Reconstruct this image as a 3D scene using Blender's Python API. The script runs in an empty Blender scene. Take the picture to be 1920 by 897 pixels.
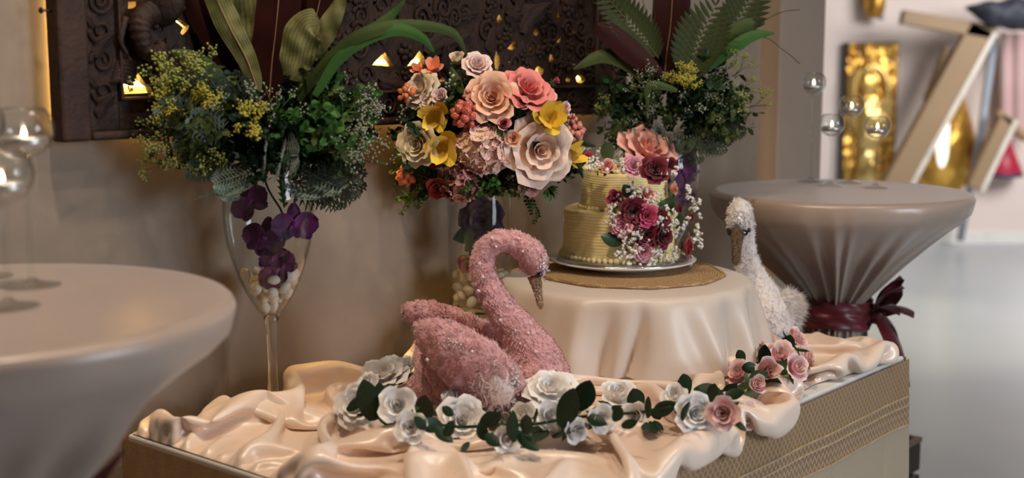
import bpy, bmesh, math, random
import numpy as np
from mathutils import Vector, Matrix, Quaternion, noise as mnoise
sc = bpy.context.scene
col = sc.collection
RND = random.Random(11)
PI = math.pi
# ------------------------------------------------------------------ camera
H = 1.44
FPX = 2400.0
PITCH = math.atan(338 / FPX)
cam = bpy.data.cameras.new('camera')
camo = bpy.data.objects.new('camera', cam)
col.objects.link(camo)
camo.location = (0, 0, H)
camo.rotation_euler = (PI / 2 - PITCH, 0, 0)
cam.sensor_width = 36
cam.lens = FPX / 1920 * 36
cam.clip_start = 0.05
cam.dof.use_dof = True
cam.dof.focus_distance = 2.6
cam.dof.aperture_fstop = 2.3
sc.camera = camo
# ------------------------------------------------------------------ world, lights, exposure
w = bpy.data.worlds.new('world')
sc.world = w
w.use_nodes = True
bg = w.node_tree.nodes['Background']
bg.inputs[0].default_value = (1.0, 0.86, 0.74, 1)
bg.inputs[1].default_value = 0.05
sc.view_settings.view_transform = 'Standard'
sc.view_settings.look = 'None'
sc.view_settings.gamma = 1
sc.view_settings.exposure = 0.0
sc.view_settings.use_curve_mapping = False

def spot(name, loc, target, power, colr, ang, rad, blend=0.6):
    l = bpy.data.lights.new(name, 'SPOT')
    l.energy = power; l.color = colr; l.spot_size = math.radians(ang); l.spot_blend = blend
    l.shadow_soft_size = rad
    o = bpy.data.objects.new(name, l)
    col.objects.link(o)
    o.location = loc
    o.rotation_euler = (Vector(target) - Vector(loc)).to_track_quat('-Z', 'Y').to_euler()
    return o

def area(name, loc, target, power, colr, sx, sy):
    l = bpy.data.lights.new(name, 'AREA')
    l.energy = power; l.color = colr; l.shape = 'RECTANGLE'; l.size = sx; l.size_y = sy
    o = bpy.data.objects.new(name, l)
    col.objects.link(o)
    o.location = loc
    o.rotation_euler = (Vector(target) - Vector(loc)).to_track_quat('-Z', 'Y').to_euler()
    return o

spot('ceiling_downlight_a', (-0.42, 1.62, 2.95), (-0.35, 2.0, 0.8), 78, (1.0, 0.80, 0.60), 115, 0.05)
spot('ceiling_downlight_b', (0.25, 1.75, 2.95), (0.10, 2.5, 0.8), 36, (1.0, 0.81, 0.62), 110, 0.05)
spot('ceiling_downlight_c', (1.25, 2.05, 2.95), (0.6, 2.8, 0.8), 38, (1.0, 0.83, 0.66), 110, 0.05)
area('window_daylight', (3.0, 0.75, 1.65), (-0.3, 1.9, 1.0), 58, (0.80, 0.89, 1.0), 1.1, 1.2)
area('far_room_daylight', (4.6, 6.2, 2.7), (3.0, 9.8, 0.6), 190, (0.98, 0.95, 0.95), 2.2, 1.6)
spot('far_room_lamp', (2.05, 6.6, 2.6), (2.12, 6.75, 0.0), 60, (1.0, 0.86, 0.55), 50, 0.15)

# ------------------------------------------------------------------ picture geometry
CP, SP = math.cos(PITCH), math.sin(PITCH)
CAM = Vector((0, 0, H))
def ray(x, y):
    a = (x - 960) / FPX; b = -(y - 448.5) / FPX
    return Vector((a, CP + b * SP, -SP + b * CP))
def onz(x, y, z):
    r = ray(x, y); return CAM + r * ((z - H) / r.z)
def atY(x, y, Y):
    r = ray(x, y); return CAM + r * (Y / r.y)
UD = Vector((0.645, 0.764, 0)).normalized()      # along the wall, away to the right
ND = Vector((-UD.y, UD.x, 0))                    # into the wall
MD = -ND                                         # off the wall, to the front
NW = 2.036                                       # the wall plane
def onwall(x, y, off=0.0):
    r = ray(x, y); return CAM + r * ((NW - off - CAM.dot(ND)) / r.dot(ND))
ZT = 0.77                                        # serving table top
L0 = Vector((-0.692, 2.232, 0))                  # its back left corner
TLEN, TWID = 1.49, 0.815
def tab(u, m, z=0.0):
    p = L0 + UD * u + MD * m; return Vector((p.x, p.y, z))
def untab(p):
    d = p - L0; return d.dot(UD), d.dot(MD)

# ------------------------------------------------------------------ object helpers
def lk(o, parent=None):
    col.objects.link(o)
    if parent is not None: o.parent = parent
    return o
def tag(o, label, cat, group=None):
    o['label'] = label; o['category'] = cat
    if group: o['group'] = group
    return o
def thing(name, label, cat, loc=(0, 0, 0), group=None, quat=None, scale=None):
    o = bpy.data.objects.new(name, None)
    o.empty_display_size = 0.02
    lk(o)
    o.location = loc
    if quat is not None:
        o.rotation_mode = 'QUATERNION'; o.rotation_quaternion = quat
    if scale is not None: o.scale = (scale,) * 3
    return tag(o, label, cat, group)
def mesh(name, VF, mat, smooth=True, g=None):
    V, F = VF
    me = bpy.data.meshes.new(name)
    me.from_pydata([tuple(v) for v in V], [], [tuple(f) for f in F])
    if mat is not None: me.materials.append(mat)
    if smooth and len(me.polygons): me.polygons.foreach_set('use_smooth', [True] * len(me.polygons))
    if g is not None:
        a = me.attributes.new('g', 'FLOAT', 'POINT'); a.data.foreach_set('value', [float(t) for t in g])
    me.update()
    return me
def ob(name, VF, mat, parent=None, smooth=True, g=None, world=True):
    """one mesh object; vertices in world metres, stored relative to the parent's or their own base"""
    V, F = VF
    V = [Vector(v) for v in V]
    if parent is not None:
        if world:
            inv = parent.matrix_basis.inverted() if parent.parent is None else (parent.parent.matrix_basis @ parent.matrix_basis).inverted()
            V = [inv @ v for v in V]
        return lk(bpy.data.objects.new(name, mesh(name, (V, F), mat, smooth, g)), parent)
    lo = Vector((min(v.x for v in V) + max(v.x for v in V), min(v.y for v in V) + max(v.y for v in V), 0)) * 0.5
    lo.z = min(v.z for v in V)
    o = lk(bpy.data.objects.new(name, mesh(name, ([v - lo for v in V], F), mat, smooth, g)))
    o.location = lo
    return o
def inst(name, me, parent=None, loc=(0, 0, 0), quat=None, scale=1.0):
    o = lk(bpy.data.objects.new(name, me), parent)
    o.location = loc
    if quat is not None:
        o.rotation_mode = 'QUATERNION'; o.rotation_quaternion = quat
    o.scale = (scale,) * 3 if isinstance(scale, (int, float)) else scale
    return o
def struct(o):
    o['kind'] = 'structure'; return o
def zq(d, spin=0.0):
    """quaternion turning +Z to d, after a spin about Z"""
    return Vector((0, 0, 1)).rotation_difference(Vector(d).normalized()) @ Quaternion((0, 0, 1), spin)
# ------------------------------------------------------------------ shape helpers, each gives (verts, faces)
def merge(*parts):
    V, F = [], []
    for v, f in parts:
        n = len(V); V += list(v); F += [tuple(i + n for i in q) for q in f]
    return V, F
def xf(VF, M):
    return [M @ Vector(v) for v in VF[0]], VF[1]
def move(VF, d):
    d = Vector(d); return [Vector(v) + d for v in VF[0]], VF[1]
def box(c, sx, sy, sz, ux=Vector((1, 0, 0)), uy=Vector((0, 1, 0)), uz=Vector((0, 0, 1)), bev=0.0):
    c = Vector(c)
    V = []
    if bev <= 0:
        for k in (-1, 1):
            for i, j in ((-1, -1), (1, -1), (1, 1), (-1, 1)):
                V.append(c + ux * (i * sx / 2) + uy * (j * sy / 2) + uz * (k * sz / 2))
        return V, [(3, 2, 1, 0), (4, 5, 6, 7), (0, 1, 5, 4), (1, 2, 6, 5), (2, 3, 7, 6), (3, 0, 4, 7)]
    bm = bmesh.new()
    bmesh.ops.create_cube(bm, size=1)
    for v in bm.verts: v.co = Vector((v.co.x * sx, v.co.y * sy, v.co.z * sz))
    bmesh.ops.bevel(bm, geom=bm.edges[:], offset=bev, segments=2, affect='EDGES', profile=0.5)
    bm.verts.ensure_lookup_table()
    V = [c + ux * v.co.x + uy * v.co.y + uz * v.co.z for v in bm.verts]
    F = [tuple(v.index for v in f.verts) for f in bm.faces]
    bm.free()
    return V, F
def lathe(prof, n=40, c=(0, 0, 0), fn=None):
    c = Vector(c); V, F = [], []
    for k, (r, z) in enumerate(prof):
        for i in range(n):
            a = 2 * PI * i / n
            rr = max(r, 1e-5)
            zz = z
            if fn: rr, zz = fn(rr, zz, a, k)
            V.append(c + Vector((rr * math.cos(a), rr * math.sin(a), zz)))
    for k in range(len(prof) - 1):
        for i in range(n):
            j = (i + 1) % n
            F.append((k * n + i, k * n + j, (k + 1) * n + j, (k + 1) * n + i))
    return V, F
def spline(pts, n):
    """Catmull-Rom through points (any dimension)"""
    P = [np.array(p, float) for p in pts]
    P = [2 * P[0] - P[1]] + P + [2 * P[-1] - P[-2]]
    out = []; m = len(P) - 3
    for i in range(n):
        t = i / (n - 1) * m; k = min(int(t), m - 1); t -= k
        a, b, c_, d = P[k:k + 4]
        out.append(0.5 * (2 * b + (c_ - a) * t + (2 * a - 5 * b + 4 * c_ - d) * t * t + (3 * b - a - 3 * c_ + d) * t ** 3))
    return out
def sweep(path, ra, rb=None, n=8, up=Vector((0, 0, 1)), cap=True):
    P = [Vector(p) for p in path]; m = len(P)
    if not hasattr(ra, '__len__'): ra = [ra] * m
    if rb is None: rb = ra
    elif not hasattr(rb, '__len__'): rb = [rb] * m
    V, F = [], []
    nrm = None
    for k in range(m):
        t = (P[min(k + 1, m - 1)] - P[max(k - 1, 0)]).normalized()
        if nrm is None:
            nrm = up - t * up.dot(t)
            if nrm.length < 1e-3: nrm = Vector((1, 0, 0)) - t * t.x
        else: nrm = nrm - t * nrm.dot(t)
        nrm.normalize()
        b = t.cross(nrm)
        for i in range(n):
            a = 2 * PI * i / n
            V.append(P[k] + nrm * (ra[k] * math.cos(a)) + b * (rb[k] * math.sin(a)))
    for k in range(m - 1):
        for i in range(n):
            j = (i + 1) % n
            F.append((k * n + i, k * n + j, (k + 1) * n + j, (k + 1) * n + i))
    if cap:
        F.append(tuple(range(n - 1, -1, -1))); F.append(tuple((m - 1) * n + i for i in range(n)))
    return V, F
def grid(fn, nu, nv):
    V = [fn(i / (nu - 1), j / (nv - 1)) for j in range(nv) for i in range(nu)]
    F = [(j * nu + i, j * nu + i + 1, (j + 1) * nu + i + 1, (j + 1) * nu + i) for j in range(nv - 1) for i in range(nu - 1)]
    return V, F
def ico(sub=1, r=1.0, sx=1, sy=1, sz=1, c=(0, 0, 0)):
    bm = bmesh.new(); bmesh.ops.create_icosphere(bm, subdivisions=sub, radius=1)
    V = [Vector((v.co.x * r * sx, v.co.y * r * sy, v.co.z * r * sz)) + Vector(c) for v in bm.verts]
    F = [tuple(v.index for v in f.verts) for f in bm.faces]; bm.free()
    return V, F
ICO1 = ico(1)
OCT = ([(1, 0, 0), (-1, 0, 0), (0, 1, 0), (0, -1, 0), (0, 0, 1), (0, 0, -1)],
       [(0, 2, 4), (2, 1, 4), (1, 3, 4), (3, 0, 4), (2, 0, 5), (1, 2, 5), (3, 1, 5), (0, 3, 5)])
def blobs(pts, rs, base=OCT):
    V, F = [], []
    for p, r in zip(pts, rs):
        n = len(V); V += [Vector(p) + Vector(v) * r for v in base[0]]; F += [tuple(i + n for i in f) for f in base[1]]
    return V, F
def ball(n=10):
    prof = [(math.sin(PI * k / n), -math.cos(PI * k / n)) for k in range(n + 1)]
    return lathe(prof, 14)
def evaluated(name, VF, setup):
    """run modifiers on a throw-away object, give (verts, faces)"""
    me = mesh(name, VF, None); o = bpy.data.objects.new(name, me); col.objects.link(o)
    setup(o)
    dg = bpy.context.evaluated_depsgraph_get()
    e = o.evaluated_get(dg).to_mesh()
    V = [v.co.copy() for v in e.vertices]; F = [tuple(p.vertices) for p in e.polygons]
    o.evaluated_get(dg).to_mesh_clear()
    bpy.data.objects.remove(o); bpy.data.meshes.remove(me)
    return V, F
def fur(VF, count, length, width, comb, rnd, keep=None, lift=0.35, jit=0.5):
    """short pointed tufts standing on a surface"""
    V, F = [Vector(v) for v in VF[0]], VF[1]
    tris = []
    for f in F:
        for k in range(1, len(f) - 1): tris.append((f[0], f[k], f[k + 1]))
    A = np.array([[V[i] for i in t] for t in tris])
    nr = np.cross(A[:, 1] - A[:, 0], A[:, 2] - A[:, 0]); ar = np.linalg.norm(nr, axis=1); cs = np.cumsum(ar); cs /= cs[-1]
    OV, OF = [], []
    for _ in range(count):
        k = min(int(np.searchsorted(cs, rnd.random())), len(tris) - 1)
        a, b = rnd.random(), rnd.random()
        if a + b > 1: a, b = 1 - a, 1 - b
        p = Vector(A[k, 0] + (A[k, 1] - A[k, 0]) * a + (A[k, 2] - A[k, 0]) * b)
        if keep and not keep(p): continue
        n = Vector(nr[k] / (ar[k] + 1e-12))
        cdir = Vector(comb(p)); t = cdir - n * cdir.dot(n)
        t += Vector((rnd.gauss(0, jit), rnd.gauss(0, jit), rnd.gauss(0, jit)))
        d = (t.normalized() * (1 - lift) + n * lift).normalized()
        ln = length * rnd.uniform(0.5, 1.3)
        s = d.cross(n)
        if s.length < 1e-4: continue
        s = s.normalized() * width
        i = len(OV)
        OV += [p - s - n * 0.0008, p + s - n * 0.0008, p + d * ln * 0.6 + s * 0.5 + n * 0.001, p + d * ln]
        OF += [(i, i + 1, i + 2), (i, i + 2, i + 3)]
    return OV, OF
# ------------------------------------------------------------------ materials
MATS = {}
def nodes(name):
    m = bpy.data.materials.new(name); m.use_nodes = True
    nt = m.node_tree
    return m, nt, nt.nodes['Principled BSDF']
def N(nt, typ, **kw):
    n = nt.nodes.new(typ)
    for k, v in kw.items(): setattr(n, k, v)
    return n
def rgba(c): return (c[0], c[1], c[2], 1)
def pm(name, c, rough=0.5, c2=None, scale=8.0, detail=4.0, metal=0.0, spec=0.5, bump=0.0, bscale=60.0, sheen=0.0, coat=0.0, trans=0.0, sub=0.0, grad=None, emit=None):
    """principled with a noise-mixed second colour, optional petal gradient along 'g', optional noise bump"""
    if name in MATS: return MATS[name]
    m, nt, b = nodes(name); L = nt.links
    b.inputs['Roughness'].default_value = rough; b.inputs['Metallic'].default_value = metal
    b.inputs['Specular IOR Level'].default_value = spec
    b.inputs['Sheen Weight'].default_value = sheen; b.inputs['Coat Weight'].default_value = coat
    if trans: b.inputs['Transmission Weight'].default_value = trans
    if sub:
        b.inputs['Subsurface Weight'].default_value = sub; b.inputs['Subsurface Radius'].default_value = (0.01, 0.006, 0.004)
        b.inputs['Subsurface Scale'].default_value = 0.5
    tc = N(nt, 'ShaderNodeTexCoord')
    nz = N(nt, 'ShaderNodeTexNoise'); nz.inputs['Scale'].default_value = scale; nz.inputs['Detail'].default_value = detail
    L.new(tc.outputs['Object'], nz.inputs['Vector'])
    mx = N(nt, 'ShaderNodeMix', data_type='RGBA')
    cr = N(nt, 'ShaderNodeValToRGB'); cr.color_ramp.elements[0].position = 0.35; cr.color_ramp.elements[1].position = 0.65
    L.new(nz.outputs['Fac'], cr.inputs['Fac']); L.new(cr.outputs['Color'], mx.inputs['Factor'])
    c2 = c2 or tuple(x * 0.8 for x in c)
    mx.inputs['A'].default_value = rgba(c); mx.inputs['B'].default_value = rgba(c2)
    out = mx.outputs['Result']
    if grad:
        at = N(nt, 'ShaderNodeAttribute', attribute_name='g')
        r2 = N(nt, 'ShaderNodeValToRGB')
        r2.color_ramp.elements[0].position = grad[1]; r2.color_ramp.elements[1].position = grad[2]
        L.new(at.outputs['Fac'], r2.inputs['Fac'])
        m2 = N(nt, 'ShaderNodeMix', data_type='RGBA')
        L.new(r2.outputs['Color'], m2.inputs['Factor']); L.new(out, m2.inputs['A']); m2.inputs['B'].default_value = rgba(grad[0])
        out = m2.outputs['Result']
    L.new(out, b.inputs['Base Color'])
    if bump:
        n2 = N(nt, 'ShaderNodeTexNoise'); n2.inputs['Scale'].default_value = bscale; n2.inputs['Detail'].default_value = 5
        L.new(tc.outputs['Object'], n2.inputs['Vector'])
        bp = N(nt, 'ShaderNodeBump'); bp.inputs['Strength'].default_value = bump; bp.inputs['Distance'].default_value = 0.01
        L.new(n2.outputs['Fac'], bp.inputs['Height']); L.new(bp.outputs['Normal'], b.inputs['Normal'])
    if emit:
        b.inputs['Emission Color'].default_value = rgba(emit[0]); b.inputs['Emission Strength'].default_value = emit[1]
    MATS[name] = m
    return m
def thin_glass(name, tint=(0.97, 0.98, 0.98), rough=0.02):
    m, nt, b = nodes(name); L = nt.links
    nt.nodes.remove(b)
    tr = N(nt, 'ShaderNodeBsdfTransparent'); tr.inputs[0].default_value = rgba(tint)
    gl = N(nt, 'ShaderNodeBsdfGlossy'); gl.inputs['Roughness'].default_value = rough
    lw = N(nt, 'ShaderNodeLayerWeight'); lw.inputs['Blend'].default_value = 0.5
    p5 = N(nt, 'ShaderNodeMath', operation='POWER'); p5.inputs[1].default_value = 2.6; L.new(lw.outputs['Facing'], p5.inputs[0])
    sc5 = N(nt, 'ShaderNodeMath', operation='MULTIPLY_ADD'); sc5.inputs[1].default_value = 0.75; sc5.inputs[2].default_value = 0.02; L.new(p5.outputs[0], sc5.inputs[0])
    mx = N(nt, 'ShaderNodeMixShader')
    L.new(sc5.outputs[0], mx.inputs[0]); L.new(tr.outputs[0], mx.inputs[1]); L.new(gl.outputs[0], mx.inputs[2])
    L.new(mx.outputs[0], nt.nodes['Material Output'].inputs['Surface'])
    return m
GLASS = thin_glass('clear_thin_glass')
m, nt, b = nodes('solid_glass')
b.inputs['Base Color'].default_value = (0.98, 0.99, 0.99, 1); b.inputs['Roughness'].default_value = 0.02
b.inputs['Transmission Weight'].default_value = 1.0; b.inputs['IOR'].default_value = 1.45
SOLID = m
SATIN = pm('peach_satin', (0.88, 0.70, 0.57), 0.30, (0.86, 0.67, 0.54), 3.0, 2, spec=0.8, sheen=0.15)
SATIN_W = pm('ivory_satin', (0.72, 0.61, 0.52), 0.40, (0.68, 0.57, 0.48), 5.0, 3, spec=0.5, sheen=0.2)
SPANDEX = pm('taupe_stretch_cloth', (0.40, 0.30, 0.24), 0.34, (0.375, 0.278, 0.222), 6.0, 3, spec=0.7, sheen=0.3, bump=0.03, bscale=500)
SASH = pm('dark_red_satin', (0.15, 0.007, 0.014), 0.38, (0.085, 0.004, 0.008), 14.0, 3, sheen=0.3)
WOOD = pm('dark_carved_wood', (0.034, 0.017, 0.011), 0.62, (0.016, 0.008, 0.006), 22.0, 6, spec=0.25, bump=0.35, bscale=90)
WOOD2 = pm('dark_frame_wood', (0.050, 0.023, 0.015), 0.6, (0.024, 0.011, 0.008), 12.0, 7, spec=0.25, bump=0.3, bscale=70)
WHITE = pm('white_board', (0.80, 0.78, 0.74), 0.45, (0.74, 0.72, 0.68), 9.0)
PORC = pm('white_porcelain', (0.85, 0.85, 0.84), 0.12, (0.83, 0.83, 0.82), 5.0, coat=0.4)
SILVER = pm('silver_foil', (0.62, 0.62, 0.63), 0.22, (0.5, 0.5, 0.51), 40.0, metal=0.9, bump=0.08, bscale=150)
BUTTER = pm('butter_cream', (0.88, 0.74, 0.38), 0.55, (0.85, 0.70, 0.34), 12.0, spec=0.35, sub=0.15)
BUTTER2 = pm('pale_butter_cream', (0.88, 0.77, 0.44), 0.55, (0.85, 0.73, 0.40), 12.0, spec=0.35, sub=0.15)
PINKFUR = pm('dusty_pink_plush', (0.74, 0.40, 0.40), 0.9, (0.62, 0.30, 0.31), 45.0, 5, spec=0.1, sheen=0.7, bump=0.6, bscale=140)
PINKTUFT = pm('dusty_pink_tufts', (0.80, 0.47, 0.46), 0.95, (0.64, 0.33, 0.33), 60.0, 4, spec=0.02, sheen=0.15)
WHITEFUR = pm('white_plush', (0.82, 0.76, 0.73), 0.9, (0.74, 0.67, 0.64), 45.0, 5, spec=0.1, sheen=0.6, bump=0.5, bscale=140)
DOWN = pm('pale_down', (0.90, 0.76, 0.72), 0.95, (0.86, 0.68, 0.64), 30.0, spec=0.0, sheen=0.1)
WDOWN = pm('white_down', (0.88, 0.82, 0.78), 0.95, (0.82, 0.75, 0.71), 30.0, spec=0.0, sheen=0.1)
PEARL = pm('pearl', (0.85, 0.70, 0.66), 0.12, (0.8, 0.66, 0.62), 20.0, coat=0.6)
CRYSTAL = pm('crystal_bead', (0.86, 0.80, 0.78), 0.06, (0.7, 0.64, 0.62), 50.0, metal=0.35, coat=0.5)
BLACK = pm('glossy_black', (0.012, 0.010, 0.010), 0.12, coat=0.5)
GOLDG = pm('gold_glitter', (0.62, 0.42, 0.25), 0.35, (0.30, 0.16, 0.09), 300.0, metal=0.5, bump=0.8, bscale=400)
GDARK = pm('dark_gold_glitter', (0.30, 0.20, 0.10), 0.3, (0.06, 0.035, 0.02), 260.0, metal=0.4, bump=0.8, bscale=400)
PEBBLE = pm('white_pebble', (0.78, 0.72, 0.64), 0.5, (0.66, 0.58, 0.49), 14.0, bump=0.1, bscale=60)
SHELL = pm('cream_pebble', (0.72, 0.62, 0.47), 0.5, (0.56, 0.45, 0.32), 14.0, bump=0.1, bscale=60)
STEM = pm('green_stem', (0.10, 0.14, 0.04), 0.55, (0.06, 0.09, 0.03), 20.0, spec=0.2)
WAX = pm('white_wax', (0.86, 0.80, 0.76), 0.5, sub=0.3)
TIN = pm('candle_tin', (0.75, 0.74, 0.74), 0.3, metal=0.8)
FLAME = pm('candle_flame', (1.0, 0.8, 0.5), 0.5, emit=((1.0, 0.72, 0.42), 16.0))
WICK = pm('candle_wick', (0.04, 0.03, 0.03), 0.8)
# ================================================================== the setting
m, nt, b = nodes('aged_plaster'); L = nt.links
tc = N(nt, 'ShaderNodeTexCoord')
n1 = N(nt, 'ShaderNodeTexNoise'); n1.inputs['Scale'].default_value = 1.7; n1.inputs['Detail'].default_value = 6
n2 = N(nt, 'ShaderNodeTexNoise'); n2.inputs['Scale'].default_value = 9; n2.inputs['Detail'].default_value = 8
cr = N(nt, 'ShaderNodeValToRGB')
cr.color_ramp.elements[0].position = 0.36; cr.color_ramp.elements[0].color = (0.215, 0.17, 0.128, 1)
cr.color_ramp.elements[1].position = 0.66; cr.color_ramp.elements[1].color = (0.33, 0.262, 0.205, 1)
e = cr.color_ramp.elements.new(0.5); e.color = (0.27, 0.214, 0.165, 1)
mx = N(nt, 'ShaderNodeMix', data_type='RGBA'); mx.inputs['Factor'].default_value = 0.25
L.new(tc.outputs['Object'], n1.inputs['Vector']); L.new(tc.outputs['Object'], n2.inputs['Vector'])
L.new(n1.outputs['Fac'], cr.inputs['Fac']); L.new(cr.outputs['Color'], mx.inputs['A'])
cr2 = N(nt, 'ShaderNodeValToRGB'); cr2.color_ramp.elements[0].color = (0.20, 0.158, 0.12, 1); cr2.color_ramp.elements[1].color = (0.34, 0.272, 0.217, 1)
cr2.color_ramp.elements[0].position = 0.35; cr2.color_ramp.elements[1].position = 0.65
L.new(n2.outputs['Fac'], cr2.inputs['Fac']); L.new(cr2.outputs['Color'], mx.inputs['B'])
L.new(mx.outputs['Result'], b.inputs['Base Color'])
b.inputs['Roughness'].default_value = 0.75
bp = N(nt, 'ShaderNodeBump'); bp.inputs['Strength'].default_value = 0.18; bp.inputs['Distance'].default_value = 0.02
L.new(n2.outputs['Fac'], bp.inputs['Height']); L.new(bp.outputs['Normal'], b.inputs['Normal'])
PLASTER = m
PALE = pm('pale_plaster', (0.76, 0.65, 0.59), 0.7, (0.72, 0.61, 0.55), 2.0, bump=0.05, bscale=30)
TAUPE = pm('taupe_plaster', (0.36, 0.28, 0.22), 0.7, (0.33, 0.255, 0.20), 2.5)
FLOORM = pm('pale_polished_floor', (0.46, 0.51, 0.53), 0.3, (0.43, 0.48, 0.505), 1.2, 3, spec=0.5)
def wallpt(u, n_, z): 
    p = UD * u + ND * n_; return Vector((p.x, p.y, z))
UE = 3.63
struct(ob('wall_back', box(wallpt((UE - 1.6) / 2, NW + 0.075, 1.6), UE + 1.6, 0.15, 3.2, UD, ND), PLASTER, smooth=False))
struct(ob('trim_1', box(wallpt(UE + 0.15, NW + 0.04, 1.6), 0.30, 0.22, 3.2, UD, ND, bev=0.006), TAUPE, smooth=False))
f1 = onz(1800, 456, 0)
FD = Vector((1, 0, 0)); FN = Vector((-FD.y, FD.x, 0))
def far(x, y, off=0.0):
    r = ray(x, y); return CAM + r * ((f1.dot(FN) - off - CAM.dot(FN)) / r.dot(FN))
struct(ob('wall_far', box(f1 + FD * 0.5 + FN * 0.1 + Vector((0, 0, 1.7)), 9, 0.2, 3.4, FD, FN), PALE, smooth=False))
struct(ob('floor', box((1.0, 5.5, -0.05), 14, 15, 0.1), FLOORM, smooth=False))
struct(ob('baseboard_far', box(f1 + FD * 0.5 - FN * 0.011 + Vector((0, 0, 0.05)), 9, 0.022, 0.1, FD, FN), WHITE, smooth=False))

# ================================================================== serving table and its skirt
tb = thing('serving_table', 'long white topped serving table dressed in a gold woven skirt', 'table', tab(TLEN / 2, TWID / 2, 0))
ob('tabletop', box(tab(TLEN / 2, TWID / 2, ZT - 0.0125), TLEN, TWID, 0.025, UD, MD, bev=0.004), WHITE, tb, smooth=False)
for iu in (0.07, TLEN - 0.07):
    for im in (0.07, TWID - 0.07):
        ob('leg', lathe([(0.0, 0), (0.022, 0), (0.018, 0.03), (0.018, ZT - 0.027), (0, ZT - 0.027)], 12, tab(iu, im, 0)), TIN, tb)
# gold cloth: pattern in metres from the top edge (g) and along the edge (x of UV)
m, nt, b = nodes('gold_songket_cloth'); L = nt.links
uv = N(nt, 'ShaderNodeUVMap'); sp = N(nt, 'ShaderNodeSeparateXYZ'); L.new(uv.outputs[0], sp.inputs[0])
def M(op, a, b_=None, cl=False):
    n = N(nt, 'ShaderNodeMath', operation=op); n.use_clamp = cl
    for k, v in enumerate((a, b_)):
        if v is None: continue
        if isinstance(v, (int, float)): n.inputs[k].default_value = v
        else: L.new(v, n.inputs[k])
    return n.outputs[0]
U_, V_ = sp.outputs[0], sp.outputs[1]
zz = M('ABSOLUTE', M('SUBTRACT', M('FRACT', M('MULTIPLY', U_, 62.0)), 0.5))
dia = M('ADD', zz, M('ABSOLUTE', M('SUBTRACT', M('FRACT', M('MULTIPLY', V_, 50.0)), 0.5)))
dmask = M('MULTIPLY', M('LESS_THAN', M('ABSOLUTE', M('SUBTRACT', dia, 0.5)), 0.13), 1.0)
chev = M('FRACT', M('ADD', M('MULTIPLY', V_, 55.0), M('MULTIPLY', zz, 1.6)))
cmask = M('LESS_THAN', chev, 0.45)
inb1 = M('LESS_THAN', V_, 0.085)
inb2 = M('MULTIPLY', M('GREATER_THAN', V_, 0.085), M('LESS_THAN', V_, 0.150))
low = M('GREATER_THAN', V_, 0.150)
ribs = M('LESS_THAN', M('FRACT', M('MULTIPLY', V_, 230.0)), 0.5)
lowb = M('MULTIPLY', M('GREATER_THAN', V_, 0.31), M('LESS_THAN', V_, 0.36))
def MIX(f, a, b_):
    n = N(nt, 'ShaderNodeMix', data_type='RGBA')
    L.new(f, n.inputs['Factor'])
    for k, v in (('A', a), ('B', b_)):
        if isinstance(v, tuple): n.inputs[k].default_value = rgba(v)
        else: L.new(v, n.inputs[k])
    return n.outputs['Result']
c1 = MIX(dmask, (0.27, 0.15, 0.062), (0.40, 0.27, 0.15))
cb2 = MIX(cmask, (0.26, 0.15, 0.075), (0.46, 0.32, 0.20))
cl = MIX(ribs, (0.42, 0.32, 0.21), (0.50, 0.40, 0.285))
cl = MIX(lowb, cl, cb2)
cc = MIX(inb2, c1, cb2); cc = MIX(low, cc, cl)
L.new(cc, b.inputs['Base Color'])
b.inputs['Roughness'].default_value = 0.42; b.inputs['Sheen Weight'].default_value = 0.2; b.inputs['Metallic'].default_value = 0.12
hb = M('ADD', M('ADD', M('MULTIPLY', dmask, inb1), M('MULTIPLY', cmask, inb2)), M('MULTIPLY', ribs, low))
bp = N(nt, 'ShaderNodeBump'); bp.inputs['Strength'].default_value = 0.35; bp.inputs['Distance'].default_value = 0.002
L.new(hb, bp.inputs['Height']); L.new(bp.outputs['Normal'], b.inputs['Normal'])
SONGKET = m
MUSTARD = pm('mustard_woven_cloth', (0.42, 0.215, 0.060), 0.5, (0.33, 0.16, 0.042), 40.0, 5, sheen=0.15, bump=0.15, bscale=300)
CORD = pm('pale_gold_cord', (0.62, 0.46, 0.28), 0.4, (0.5, 0.35, 0.2), 60.0, metal=0.2)
sk = thing('table_skirt', 'gold and mustard woven cloth skirt hanging around the serving table', 'table skirt', tab(TLEN / 2, TWID / 2, 0.02))
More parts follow.
